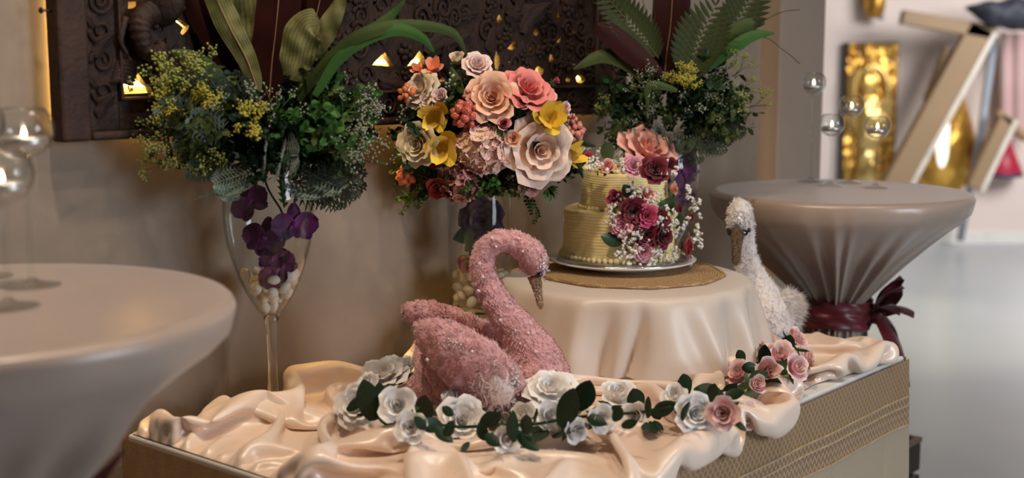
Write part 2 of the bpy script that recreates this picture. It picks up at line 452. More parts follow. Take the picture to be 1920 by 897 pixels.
def skirt_side(name, p0, p1, out, mat, amp, seed):
    ln = (p1 - p0).length; d = (p1 - p0) / ln; nu, nv = 160, 24
    rr = random.Random(seed); ph = [rr.uniform(0, 6.28) for _ in range(4)]
    def fn(s, t):
        dep = t * (ZT - 0.02); x = s * ln
        bulge = amp * min(1, dep / 0.25) * (math.sin(x * 17 + ph[0]) + 0.6 * math.sin(x * 31 + ph[1]) + 0.5 * math.sin(x * 9 + ph[2])) * 0.5
        if amp > 0.006:                                    # narrow pressed pleats below the bands
            k = (x + 0.10) % 0.27
            bulge += -0.010 * math.exp(-((k - 0.13) / 0.008) ** 2) * max(0, min(1, (dep - 0.15) / 0.03))
        e = 0.012 * max(0, 1 - abs(2 * s - 1)) * 0
        return p0 + d * x + out * (0.012 + bulge + 0.02 * t) + Vector((0, 0, ZT - 0.004 - dep))
    VF = grid(fn, nu, nv)
    o = ob(name, VF, mat, sk)
    me = o.data; uvl = me.uv_layers.new(name='UVMap')
    for lp in me.loops:
        i = lp.vertex_index; uvl.data[lp.index].uv = ((i % nu) / (nu - 1) * ln, (i // nu) / (nv - 1) * (ZT - 0.02))
    if mat is SONGKET:
        for dv in (0.085, 0.106, 0.150):
            pts = [fn(k / 90, dv / (ZT - 0.02)) + out * 0.001 for k in range(91)]
            ob('cord', sweep(pts, 0.0022, n=6), CORD, o)
    return o
c00, c10, c01, c11 = tab(0, 0), tab(TLEN, 0), tab(0, TWID), tab(TLEN, TWID)
skirt_side('patterned_front', c01, c11, MD, SONGKET, 0.007, 1)
skirt_side('plain_side', c00, c01, -UD, MUSTARD, 0.004, 2)
skirt_side('plain_side', c11, c10, UD, MUSTARD, 0.004, 3)
skirt_side('plain_side', c10, c00, -MD, MUSTARD, 0.004, 4)

# ================================================================== carved panel on the wall, lit from behind
PO = 0.058                                           # front face of the frame, off the wall
pc = onwall(118, 268, PO)                            # its lower left corner
PU0, PZ0 = pc.dot(UD), pc.z
def pan(x, y, off):
    p = onwall(x, y, off); return p.dot(UD), p.z
PU1 = pan(1175, 200, PO)[0]
PZ1 = PZ0 + 0.78
def pw(u, z, off): return wallpt(u, NW - off, z)
cp = thing('carved_panel', 'large dark carved wood openwork panel glowing from behind', 'carved panel', pw((PU0 + PU1) / 2, PZ0, 0.05))
SW = 0.058                                           # frame rail width
def rail(name, u0, u1, z0, z1, o0, o1, mat=WOOD2, bev=0.006):
    return ob(name, box(pw((u0 + u1) / 2, (z0 + z1) / 2, (o0 + o1) / 2), u1 - u0, o1 - o0, z1 - z0, UD, MD, bev=bev), mat, cp, smooth=False)
BW = 0.062                                           # carved border strip
rail('frame_stile', PU0, PU0 + SW, PZ0, PZ1, 0.02, PO)
rail('frame_stile', PU1 - SW, PU1, PZ0, PZ1, 0.02, PO)
rail('frame_rail', PU0 + SW, PU1 - SW, PZ0, PZ0 + 0.016, 0.02, PO)
rail('frame_rail', PU0 + SW, PU1 - SW, PZ1 - SW, PZ1, 0.02, PO)
iu0, iu1, iz0, iz1 = PU0 + SW, PU1 - SW, PZ0 + 0.016, PZ1 - SW
rail('border_strip', iu0, iu0 + BW, iz0, iz1, 0.026, 0.044, WOOD, 0.002)
rail('border_strip', iu1 - BW, iu1, iz0, iz1, 0.026, 0.044, WOOD, 0.002)
BWB = 0.052
rail('border_strip', iu0 + BW, iu1 - BW, iz0, iz0 + BWB, 0.026, 0.044, WOOD, 0.002)
rail('border_strip', iu0 + BW, iu1 - BW, iz1 - BW, iz1, 0.026, 0.044, WOOD, 0.002)
for a in ((iu0 + BW, iu0 + BW + 0.006, iz0 + BWB, iz1 - BW), (iu1 - BW - 0.008, iu1 - BW, iz0 + BW, iz1 - BW), (iu0 + BW, iu1 - BW, iz0 + BWB, iz0 + BWB + 0.006), (iu0 + BW, iu1 - BW, iz1 - BW - 0.008, iz1 - BW)):
    rail('bead_moulding', a[0], a[1], a[2], a[3], 0.026, 0.054, WOOD2, 0.002)
fu0, fu1, fz0, fz1 = iu0 + BW, iu1 - BW, iz0 + BWB, iz1 - BW
# openwork board: outline with holes where the light comes through
HP = [[(200, 168), (222, 160), (236, 148), (246, 138), (258, 136), (268, 150), (274, 158), (282, 163), (287, 174), (202, 177)],
      [(240, 3), (266, 2), (266, 14), (240, 17)],
      [(313, 28), (324, 21), (331, 34), (340, 38), (355, 48), (352, 56), (342, 66), (338, 62), (343, 52), (330, 40), (320, 36)],
      [(303, 78), (311, 70), (313, 82), (303, 92)], [(302, 50), (306, 52), (305, 60), (302, 58)],
      [(698, 122), (714, 104), (722, 98), (729, 109), (741, 126)], [(763, 124), (775, 111), (786, 95), (794, 105), (799, 121)],
      [(951, 91), (968, 73), (970, 88), (960, 95)],
      [(206, 55), (212, 60), (210, 70), (206, 70)], [(206, 74), (213, 78), (210, 88), (206, 88)]]
rr = random.Random(5)
for (x, y, a, b_) in ((937, 38, 5, 9), (621, 80, 6, 6), (617, 92, 4, 4), (867, 86, 4, 5), (1005, 61, 5, 6), (1047, 73, 5, 8), (1049, 33, 6, 7), (1093, 43, 3, 6), (1089, 16, 4, 4), (1052, 8, 4, 7), (940, 13, 3, 5),
                      (963, 7, 4, 5), (996, 95, 4, 7), (932, 116, 5, 16), (956, 124, 4, 8), (1012, 134, 9, 8), (1034, 112, 5, 8), (1089, 149, 10, 7), (702, 6, 4, 4), (688, 27, 3, 4), (805, 10, 3, 4), (1112, 95, 9, 6), (1075, 120, 5, 6),
                      (1125, 60, 5, 7), (1140, 20, 5, 6), (1065, 150, 5, 5), (980, 150, 5, 6), (560, 60, 5, 6), (450, 60, 6, 6), (900, 150, 6, 5), (830, 150, 6, 5), (400, 120, 6, 6), (1030, 20, 3, 4), (1075, 60, 3, 5), (1120, 130, 5, 6)):
    HP.append([(x + a * math.cos(t) * rr.uniform(0.75, 1.1), y + b_ * math.sin(t) * rr.uniform(0.8, 1.1) - (b_ * 0.5 if k == 6 else 0)) for k, t in enumerate([2 * PI * q / 9 for q in range(9)])])
cu = bpy.data.curves.new('openwork', 'CURVE'); cu.dimensions = '2D'; cu.fill_mode = 'BOTH'; cu.extrude = 0.009
def sp2(pts):
    s = cu.splines.new('POLY'); s.points.add(len(pts) - 1); s.use_cyclic_u = True
    for q, (a, c) in zip(s.points, pts): q.co = (a, c, 0, 1)
sp2([(fu0 - 0.01, fz0 - 0.01), (fu1 + 0.01, fz0 - 0.01), (fu1 + 0.01, fz1 + 0.01), (fu0 - 0.01, fz1 + 0.01)])
HC = []
for h in HP:
    q = [pan(x, y, 0.040) for x, y in h]
    q = [(min(max(a, fu0 + 0.010), fu1 - 0.01), max(c, fz0 + 0.004)) for a, c in q]
    sp2(q)
    cx_, cz_ = sum(a for a, c in q) / len(q), sum(c for a, c in q) / len(q)
    HC.append((cx_, cz_, q))
tmp = bpy.data.objects.new('tmp', cu); col.objects.link(tmp)
dg = bpy.context.evaluated_depsgraph_get()
e = tmp.evaluated_get(dg).to_mesh()
VB = [pw(v.co.x, v.co.y, 0.031 + v.co.z) for v in e.vertices]; FB = [tuple(p.vertices) for p in e.polygons]
tmp.evaluated_get(dg).to_mesh_clear(); bpy.data.objects.remove(tmp)
ob('openwork_board', (VB, FB), WOOD, cp, smooth=False)
# carved pieces lying on the board and on the border strip
def inpoly(p, q):
    c = False; n = len(q)
    for i in range(n):
        (x1, y1), (x2, y2) = q[i], q[(i + 1) % n]
        if (y1 > p[1]) != (y2 > p[1]) and p[0] < (x2 - x1) * (p[1] - y1) / (y2 - y1) + x1: c = not c
    return c
def clear(pts):
    for (a, c) in pts:
        for hx, hz, q in HC:
            if abs(a - hx) < 0.06 and abs(c - hz) < 0.04 and inpoly((a, c), q): return False
    return True
def leafshape(lobes, curl):
    def fn(s, t):
        w_ = math.sin(PI * min(1, t * 0.97 + 0.03)) ** 0.7 * (1 + 0.25 * math.sin(t * PI * lobes * 2))
        x = (s - 0.5) * 0.62 * w_; z = t
        k = 2 * abs(s - 0.5)
        hgt = 0.16 * (1 - k * k) + 0.05 * math.cos(k * 9) + curl * t * t * 0.25
        return Vector((x + 0.25 * curl * t * t, z, max(0.0, hgt)))
    return grid(fn, 9, 13)
def scroll(turns, sgn):
    pts, rs = [], []
    for k in range(30):
        t = k / 29; a = t * turns * 2 * PI; r = 0.5 * (1 - 0.82 * t)
        pts.append(Vector((r * math.cos(a) * sgn, r * math.sin(a), 0.04))); rs.append(0.085 * (1 - 0.4 * t) + 0.015)
    return sweep(pts, rs, n=7)
berry = merge(*[move(ico(1, 0.19), (0.3 * math.cos(k * 1.26) if k else 0, 0.3 * math.sin(k * 1.26) if k else 0, 0.07)) for k in range(6)])
PIECES = [('carved_leaf', mesh('carved_leaf', leafshape(2, 1), WOOD)), ('carved_leaf', mesh('carved_leaf', leafshape(3, -1), WOOD)), ('carved_leaf', mesh('carved_leaf', leafshape(1, 0.4), WOOD)),
          ('carved_scroll', mesh('carved_scroll', scroll(1.4, 1), WOOD)), ('carved_scroll', mesh('carved_scroll', scroll(1.6, -1), WOOD)), ('carved_berries', mesh('carved_berries', berry, WOOD))]
cpi = cp.matrix_basis.inverted()
def piece(k, u, z, off, size, ang, depth=1.0):
    o = lk(bpy.data.objects.new(PIECES[k][0], PIECES[k][1]), cp)
    a = UD * math.cos(ang) + Vector((0, 0, math.sin(ang))); c = UD * -math.sin(ang) + Vector((0, 0, math.cos(ang)))
    Mx = Matrix((( a.x * size, c.x * size, MD.x * size * depth, 0), (a.y * size, c.y * size, MD.y * size * depth, 0), (a.z * size, c.z * size, MD.z * size * depth, 0), (0, 0, 0, 1)))
    Mx.translation = pw(u, z, off)
    o.matrix_basis = cpi @ Mx
    return o
rr = random.Random(21)
placed = []
z_hi = pan(600, -70, 0.08)[1]
tries = 0
while tries < 9000 and len(placed) < 250:
    tries += 1
    u, z = rr.uniform(fu0 + 0.01, fu1 - 0.02), rr.uniform(fz0 + 0.015, min(z_hi, fz1))
    k = rr.choice((0, 0, 1, 1, 2, 3, 4, 5)); s = rr.uniform(0.06, 0.115) if k < 3 else (rr.uniform(0.045, 0.07) if k < 5 else rr.uniform(0.035, 0.05))
    if u < pan(310, 50, 0.08)[0] : continue
    ang = rr.uniform(0, 2 * PI)
    if k < 3: chk = [(u - math.sin(ang) * s * t + math.cos(ang) * s * x, z + math.cos(ang) * s * t + math.sin(ang) * s * x) for t in (0, 0.25, 0.5, 0.75, 1) for x in (-0.27, -0.12, 0, 0.12, 0.27)]
    else: chk = [(u + s * 0.6 * r * math.cos(t), z + s * 0.6 * r * math.sin(t)) for r in (0.4, 1) for t in (0, 0.8, 1.6, 2.4, 3.1, 3.9, 4.7, 5.5)]
    if any(a < fu0 or a > fu1 or c < fz0 or c > fz1 for a, c in chk) or not clear(chk): continue
    if any((u - a) ** 2 + (z - c) ** 2 < (0.42 * (s + q)) ** 2 * 0.55 for a, c, q in placed): continue
    placed.append((u, z, s)); piece(k, u, z, 0.0395 + rr.uniform(0, 0.003), s, ang, rr.uniform(0.6, 0.95))
# border strip: running scroll of leaves
def border(u0, z0, u1, z1, n):
    for k in range(n):
        t = (k + 0.5) / n; u, z = u0 + (u1 - u0) * t, z0 + (z1 - z0) * t
        vert = abs(z1 - z0) > abs(u1 - u0)
        s = 0.046
        if k % 2: piece(3 + (k // 2) % 2, u, z, 0.0435, s, rr.uniform(0, 6))
        else: piece(k // 2 % 2, u - (0.012 if vert else 0.02), z - (0.02 if vert else 0.012), 0.0435, s * 1.1, (0.3 if vert else -PI / 2 + 0.3) * (1 if k % 4 else -1) if vert else -PI / 2 + (0.4 if k % 4 else -0.4))
border(iu0 + BW / 2, iz0 + 0.03, iu0 + BW / 2, min(iz1, z_hi), 11)
border(iu0 + BW + 0.03, iz0 + BWB / 2, iu1 - BW, iz0 + BWB / 2, 34)
border(iu1 - BW / 2, iz0 + 0.03, iu1 - BW / 2, min(iz1, z_hi), 11)
# the carved elephant beside the left border: ringed trunk, head, ear and tusk
def pp(x, y, off): return onwall(x, y, off)
trk = spline([pp(280, 24, 0.052), pp(266, 36, 0.060), pp(262, 60, 0.064), pp(272, 92, 0.066), pp(296, 100, 0.062), pp(304, 84, 0.058)], 46)
tr_r = [(0.024 - 0.012 * k / 45) * (1 + 0.07 * math.sin(k * 1.9)) for k in range(46)]
ob('elephant_trunk', sweep(trk, tr_r, n=12), WOOD, cp)
ob('elephant_head', (lambda q: ([v for v in q[0]], q[1]))(xf(ico(3, 1), Matrix.Translation(pp(300, -6, 0.042)) @ Matrix.Diagonal((0.045, 0.025, 0.055, 1)))), WOOD, cp)
ob('elephant_tusk', sweep(spline([pp(236, 34, 0.048), pp(226, 75, 0.056), pp(240, 105, 0.056)], 14), [0.008 - 0.0004 * k for k in range(14)], n=8), WOOD, cp)
def ribs_(x0, y0, x1, y1, wd, name):
    for k in range(6):
        t = k / 5
        a = pp(x0 + (x1 - x0) * t - wd, y0 + (y1 - y0) * t + 6, 0.040); c_ = pp(x0 + (x1 - x0) * t, y0 + (y1 - y0) * t - 5, 0.046); d = pp(x0 + (x1 - x0) * t + wd, y0 + (y1 - y0) * t + 7, 0.040)
        ob(name, sweep(spline([a, c_, d], 9), [0.003, 0.006, 0.008, 0.009, 0.009, 0.009, 0.008, 0.006, 0.003], n=6), WOOD, cp)
ribs_(236, 118, 226, 152, 24, 'carved_rib')
ribs_(290, 118, 300, 140, 16, 'carved_rib')
# back lights
LED = pm('warm_led', (1, 0.8, 0.5), 0.5, emit=((1.0, 0.60, 0.13), 90.0))
LEDS = pm('soft_warm_led', (1, 0.8, 0.5), 0.5, emit=((1.0, 0.62, 0.20), 26.0))
def strip_uz(u0, z0, u1, z1, mat=LED):
    o = ob('light_strip', sweep([pw(u0, z0, 0.0035), pw(u1, z1, 0.0035)], 0.0035, n=6), mat)
    tag(o, 'warm light strip on the wall behind the carved panel', 'light strip', 'light strips behind the carved panel')
strip_uz(PU0 + 0.022, PZ0 + 0.02, PU0 + 0.022, PZ1 - 0.02, LEDS)
for dz in (0.045, 0.095, 0.135, 0.21, 0.32, 0.46, 0.60):
    strip_uz(PU0 + (0.10 if dz < 0.2 else 0.16), PZ0 + dz, PU1 - 0.10, PZ0 + dz)
for sx in (0, 1):
    for zz_ in (PZ0 + 0.03, PZ1 - 0.03):       # blocks that hold the panel off the wall
        ob('spacer_block', box(pw((PU0 + 0.12) if sx == 0 else PU1 - 0.03, zz_, 0.011), 0.03, 0.022, 0.03, UD, MD), WOOD2, cp, smooth=False)
nu_, nz_ = pan(97, 20, 0.04)
na = pw(PU0 + 0.006, nz_, 0.04)
nl = thing('frame_nail', 'small iron nail sticking out of the side of the carved panel frame', 'nail', na)
NAILM = pm('iron', (0.05, 0.045, 0.045), 0.45, metal=0.8)
ob('shank', sweep([na, na - UD * 0.022], 0.0018, n=8), NAILM, nl)
ob('head', sweep([na - UD * 0.022, na - UD * 0.024, na - UD * 0.026], [0.005, 0.0055, 0.004], n=12), NAILM, nl)
# ================================================================== bunched satin on the serving table: a cloth that is too big for its place, let fall and gather
NG = np.random.default_rng(3)
BU, BMm = untab(atY(897, 590, 2.86))
RC = Vector((0.253, 2.83, 0)); RR = 0.278
SWC = onz(905, 762, ZT + 0.02); SW2 = Vector((0.575, 3.0, 0))
def T2(x, y, z=ZT + 0.005): return untab(onz(x, y, z))
EDGE = sorted([(0.0, 0.808), (0.12, 0.822), (0.22, 0.835), (0.40, 0.86), (0.55, 0.85)] + [T2(x, y, ZT) for x, y in ((1500, 738), (1530, 722), (1600, 702), (1655, 684), (1675, 668))] + [(0.69, 0.845), (0.73, 0.83), (0.78, 0.85), (0.83, 0.865), (0.87, 0.86), (0.905, 0.815), (0.93, 0.84), (0.96, 0.835)])
EU, EM = np.array([a for a, _ in EDGE]), np.array([b_ for _, b_ in EDGE])
HU, HM = untab(onz(500, 778, ZT + 0.02))
def hump(u, m): return 0.062 * np.exp(-((u - HU) / 0.085) ** 2 - ((m - HM) / 0.035) ** 2)
def cloth_level(CNU, CNM, start, iters, seed):
    """relax an oversized cloth on the table: position-based springs, gravity, table top, pinned rim"""
    s_, t_ = np.meshgrid(np.linspace(0, 1, CNU), np.linspace(0, 1, CNM))
    uu = 0.004 + s_ * (EU[-1] - 0.004); mf = np.interp(uu, EU, EM); mm = 0.006 + t_ * (mf - 0.006)
    blk = np.maximum(np.abs(uu - BU - 0.02) / 0.135, np.abs(mm - BMm) / 0.105)
    lift = 0.088 * np.clip((1.3 - blk) / 0.3, 0, 1) + hump(uu, mm)
    X_ = L0.x + UD.x * uu + MD.x * mm; Y_ = L0.y + UD.y * uu + MD.y * mm
    fl = lambda cx, cy, r: np.hypot(X_ - cx, Y_ - cy) < r
    under = fl(RC.x, RC.y, RR - 0.03) | fl(SWC.x, SWC.y, 0.105) | fl(SWC.x + 0.06, SWC.y, 0.09) | fl(SWC.x - 0.07, SWC.y, 0.09) | fl(SW2.x, SW2.y, 0.08) | (blk < 0.8)
    pin = np.zeros(uu.shape, bool); pin[0, :] = pin[:, 0] = pin[:, -1] = True
    pin[-1, :] = True
    pin |= under
    over = np.maximum(0, mm - (TWID + 0.012))
    if start is None:
        g = np.random.default_rng(seed); z = np.zeros(uu.shape)
        for _ in range(26):
            a = g.normal(0.9, 0.55); k = g.uniform(25, 70); z += np.sin(k * (uu * math.cos(a) + mm * math.sin(a)) + g.uniform(0, 6.28))
        z = 0.003 + lift + np.where(pin, 0.002, 0.022 + 0.010 * z / 5)
        P = np.stack([uu, np.where(over > 0, TWID + 0.016, mm), np.where(over > 0, 0.016 - over, z)], 2)
    else: P = start
    pu, pm_ = 1.42, 1.52                                        # how much too long the cloth is along and across
    w = np.where(pin, 0.0, 1.0)[:, :, None]
    R0 = np.stack([uu * pu, mm * pm_, 0 * uu], 2)
    if start is None: pass
    Pp = P.copy()
    fixed = P.copy(); fixed[:, :, 2] = np.where(pin & (over <= 0), 0.003 + lift, P[:, :, 2])
    sets = []
    def pairs(dy, dx, k):
        ys, xs = slice(0, CNM - dy), None
        for ph in range(2):
            if dy == 0: a = (slice(None), slice(ph * dx, None)); 
            sets.append((dy, dx, ph, k))
    for (dy, dx, k) in ((0, 1, 1.0), (1, 0, 1.0), (1, 1, 0.5), (1, -1, 0.5), (0, 2, 0.15), (2, 0, 0.15), (0, 4, 0.02), (4, 0, 0.02)):
        pairs(dy, dx, k)
    cons = []
    I = np.arange(CNU * CNM).reshape(CNM, CNU)
    for dy, dx, ph, k in sets:
        if dx >= 0: A, B = I[:CNM - dy or None, :CNU - dx or None], I[dy:, dx:]
        else: A, B = I[:CNM - dy, -dx:], I[dy:, :dx]
        par = ((I // CNU) // max(dy, 1) if dy else (I % CNU) // max(dx, 1)) % 2
        m_ = par.reshape(-1)[A.reshape(-1)] == ph
        A, B = A.reshape(-1)[m_], B.reshape(-1)[m_]
        r = np.linalg.norm(R0.reshape(-1, 3)[A] - R0.reshape(-1, 3)[B], axis=1)
        cons.append((A, B, r, k))
    Pf, W = P.reshape(-1, 3), w.reshape(-1)
    Pv = Pf.copy(); FX = fixed.reshape(-1, 3); pn = pin.reshape(-1)
    fl_ = (0.003 + lift).reshape(-1)
    for it in range(iters):
        vel = (Pf - Pv) * 0.86; Pv = Pf.copy()
        Pf = Pf + vel * W[:, None]; Pf[:, 2] -= 0.00013 * W * (1 if it > iters * 0.15 else 0.2)
        for A, B, r, k in cons:
            d = Pf[B] - Pf[A]; ln = np.linalg.norm(d, axis=1) + 1e-9; ws = W[A] + W[B] + 1e-9
            c = (k * (ln - r) / ln / ws)[:, None] * d
            Pf[A] += c * W[A][:, None]; Pf[B] -= c * W[B][:, None]
        on = (Pf[:, 1] < TWID + 0.012)
        # where the moved cloth lies over the raised block
        bl = np.maximum(np.abs(Pf[:, 0] - BU - 0.02) / 0.135, np.abs(Pf[:, 1] - BMm) / 0.105)
        flo = 0.003 + 0.088 * np.clip((1.3 - bl) / 0.3, 0, 1) + hump(Pf[:, 0], Pf[:, 1])
        low = on & (Pf[:, 2] < flo)
        Pf[low, 2] = flo[low]; Pf[low, :2] = Pf[low, :2] * 0.4 + Pv[low, :2] * 0.6
        fr = (~on) & (Pf[:, 2] < -0.005); Pf[fr, 1] = np.maximum(Pf[fr, 1], TWID + 0.022)
        Pf[:, 1] = np.clip(Pf[:, 1], 0.004, TWID + 0.06); Pf[:, 0] = np.clip(Pf[:, 0], 0.002, TLEN - 0.004)
        Pf[:, 2] = np.minimum(Pf[:, 2], 0.075 + 0.088 * (bl < 1.4))
        # keep clear of the riser drum
        Pf[pn] = FX[pn]
    return Pf.reshape(CNM, CNU, 3)
def upsample(P, CNU, CNM):
    a, b = P.shape[:2]; out = np.zeros((CNM, CNU, 3)); y = np.linspace(0, a - 1, CNM); x = np.linspace(0, b - 1, CNU)
    y0 = np.minimum(y.astype(int), a - 2); x0 = np.minimum(x.astype(int), b - 2); fy = (y - y0)[:, None, None]; fx = (x - x0)[None, :, None]
    return (P[y0][:, x0] * (1 - fx) + P[y0][:, x0 + 1] * fx) * (1 - fy) + (P[y0 + 1][:, x0] * (1 - fx) + P[y0 + 1][:, x0 + 1] * fx) * fy
CP1 = cloth_level(76, 44, None, 300, 5)
CNU, CNM = 152, 88
CP2 = cloth_level(CNU, CNM, upsample(CP1, CNU, CNM), 90, 5)
VC = np.stack([L0.x + UD.x * CP2[:, :, 0] + MD.x * CP2[:, :, 1], L0.y + UD.y * CP2[:, :, 0] + MD.y * CP2[:, :, 1], ZT + CP2[:, :, 2]], 2)
idx = np.arange(CNU * CNM).reshape(CNM, CNU)
F0 = np.stack([idx[:-1, :-1], idx[1:, :-1], idx[1:, 1:], idx[:-1, 1:]], 2).reshape(-1, 4)
cl0 = tab(TLEN / 2, TWID / 2, ZT)
def refine(o):
    k = o.modifiers.new('s', 'SUBSURF'); k.levels = 2; k.render_levels = 2
VFc = evaluated('satin', ((VC.reshape(-1, 3) - np.array(cl0)).tolist(), F0.tolist()), refine)
me = mesh('satin_runner', VFc, SATIN)
sat = lk(bpy.data.objects.new('satin_runner', me)); sat.location = cl0
tag(sat, 'peach satin cloth bunched in loose folds over the serving table', 'cloth')
CX, CY, CZ = VC[:, :, 0], VC[:, :, 1], VC[:, :, 2]
def cloth_z(p):
    d = (CX - p[0]) ** 2 + (CY - p[1]) ** 2
    sel = d < 0.018 ** 2
    return float(CZ[sel].max()) if sel.any() else float(CZ.flat[np.argmin(d)])
gpath = [(668, 790), (720, 800), (790, 806), (860, 815), (930, 812), (1000, 810), (1060, 800), (1130, 792), (1200, 788), (1262, 776), (1320, 760), (1375, 738), (1400, 712), (1430, 690), (1470, 672), (1500, 655)]
# small block under the cloth that lifts the vase
bk_ = ob('display_block', box(tab(BU + 0.02, BMm, ZT + 0.0435), 0.25, 0.19, 0.086, UD, MD, bev=0.004), WHITE, smooth=False)
tag(bk_, 'low block under the satin that lifts the cylinder vase', 'block')

# ================================================================== round riser under an ivory satin cloth
RT = 1.44 - 0.55 * 0.87 - 0.004
rs = thing('riser_stand', 'round riser stand under the ivory satin cloth beneath the cake', 'riser', (RC.x, RC.y, ZT + 0.006))
ob('drum', lathe([(0, ZT + 0.012), (RR - 0.016, ZT + 0.012), (RR - 0.016, RT - 0.006), (0, RT - 0.006)], 64, (RC.x, RC.y, 0)), WHITE, rs, smooth=False)
FA = [(-150, 1.2, 9), (-128, 0.8, 8), (-112, 1.6, 7), (-100, -1.0, 5), (-88, -1.6, 3.5), (-78, 1.3, 8), (-63, 1.5, 9), (-47, -0.9, 5), (-36, 1.6, 7), (-22, -1.5, 4), (-8, 2.0, 8), (10, -1, 6), (30, 1.5, 9), (55, 1, 10), (80, 1.4, 9), (105, -1, 7), (130, 1.3, 9), (160, 1.2, 10), (190, 1.0, 9)]
def fold(adeg, k):
    h = 0
    for c, a_, w_ in FA:
        d = (adeg - c + 180) % 360 - 180
        h += a_ * math.exp(-(d / (w_ * 0.75)) ** 2) if k else 0
    return h
def riser_fn(r, z, a, k):
    if r < RR - 0.02: return r, z
    t = max(0, (RT - z) / (RT - ZT)); ad = math.degrees(a)
    ad2 = ad + 8 * t * math.sin(a * 3.0 + 1.4) + 5 * t * t * math.sin(a * 7)
    return r + 0.019 * fold(ad2, 1) * min(1, t * 1.5) ** 0.9 + 0.004 * t * math.sin(a * 11), z + (0.012 * math.sin(a * 5 + 1) if t > 0.95 else 0)
prof = [(0.0, RT), (0.10, RT), (0.2, RT), (RR - 0.012, RT), (RR - 0.004, RT - 0.003), (RR + 0.001, RT - 0.010), (RR + 0.004, RT - 0.02)]
prof += [(RR + 0.004 + 0.014 * k / 16, RT - 0.02 - (RT - 0.02 - ZT - 0.024) * k / 16) for k in range(1, 17)]
rc = ob('riser_cloth', lathe(prof, 240, (RC.x, RC.y, 0), riser_fn), SATIN_W)
tag(rc, 'ivory satin cloth falling in folds over the round riser under the cake', 'cloth')
# woven mat, plate, cake board, cake
KC = (RC.x, RC.y)
mc = onz(1183, 513, RT)
m, nt, b = nodes('woven_straw'); L = nt.links
tc = N(nt, 'ShaderNodeTexCoord'); wv = N(nt, 'ShaderNodeTexWave', wave_type='RINGS', rings_direction='Z'); wv.inputs['Scale'].default_value = 55; wv.inputs['Distortion'].default_value = 1.2
w2 = N(nt, 'ShaderNodeTexVoronoi'); w2.inputs['Scale'].default_value = 170
L.new(tc.outputs['Object'], wv.inputs['Vector']); L.new(tc.outputs['Object'], w2.inputs['Vector'])
ad = N(nt, 'ShaderNodeMath', operation='MULTIPLY'); L.new(wv.outputs['Fac'], ad.inputs[0]); L.new(w2.outputs['Distance'], ad.inputs[1])
cr = N(nt, 'ShaderNodeValToRGB'); cr.color_ramp.elements[0].color = (0.26, 0.15, 0.06, 1); cr.color_ramp.elements[1].color = (0.55, 0.36, 0.18, 1); cr.color_ramp.elements[1].position = 0.5
L.new(ad.outputs[0], cr.inputs['Fac']); L.new(cr.outputs['Color'], b.inputs['Base Color']); b.inputs['Roughness'].default_value = 0.7
bp = N(nt, 'ShaderNodeBump'); bp.inputs['Strength'].default_value = 0.5; bp.inputs['Distance'].default_value = 0.003; L.new(ad.outputs[0], bp.inputs['Height']); L.new(bp.outputs['Normal'], b.inputs['Normal'])
STRAW = m
MR = 0.206
def dec(r, z, a, k): 
    s = (a + 0.2) % (2 * PI / 10) - PI / 10
    return r * (math.cos(PI / 10) / math.cos(s)) ** 0.8 * 1.03, z
mt = thing('place_mat', 'round woven straw mat under the cake plate', 'place mat', (mc.x, mc.y, RT))
ob('weave', lathe([(0, RT), (MR - 0.004, RT), (MR - 0.004, RT + 0.006), (0, RT + 0.006)], 80, (mc.x, mc.y, 0), dec), STRAW, mt, smooth=False)
ob('bound_edge', lathe([(MR - 0.005, RT + 0.0005), (MR + 0.001, RT + 0.001), (MR + 0.003, RT + 0.004), (MR, RT + 0.0075), (MR - 0.005, RT + 0.007)], 80, (mc.x, mc.y, 0), dec), STRAW, mt)
zp = RT + 0.0065
pcn = onz(1167, 487, zp + 0.016)
PR = 0.168
pl = thing('cake_plate', 'wide white porcelain plate with a raised rim under the cake', 'plate', (pcn.x, pcn.y, zp))
ob('dish', lathe([(0, zp + 0.001), (0.09, zp + 0.001), (0.095, zp), (0.10, zp), (0.104, zp + 0.003), (PR - 0.02, zp + 0.012), (PR, zp + 0.018), (PR + 0.002, zp + 0.0205), (PR - 0.002, zp + 0.021), (PR - 0.02, zp + 0.0165), (0.105, zp + 0.009), (0, zp + 0.008)], 80, (pcn.x, pcn.y, 0)), PORC, pl)
zb = zp + 0.0155
ob('foot_ring', lathe([(0.085, zp), (0.092, zp - 0.0003), (0.095, zp + 0.002), (0.085, zp + 0.003)], 64, (pcn.x, pcn.y, 0)), PORC, pl)
cb = ob('cake_board', lathe([(0, zb), (PR - 0.018, zb), (PR - 0.016, zb + 0.003), (PR - 0.018, zb + 0.0065), (0, zb + 0.0065)], 80, (pcn.x, pcn.y, 0)), SILVER)
tag(cb, 'thin silver foil cake board lying on the white plate', 'cake board')
zk = zb + 0.0065
kc = onz(1163, 478, zk)
scm = kc.y / FPX * 1.005
R1, R2 = 108 * scm, 81 * scm
H1, H2 = 0.112, 0.088
t2c = Vector((kc.x + 0.008, kc.y + 0.002, 0))
ck = thing('wedding_cake', 'two tier yellow buttercream wedding cake with combed sides', 'cake', (kc.x, kc.y, zk))
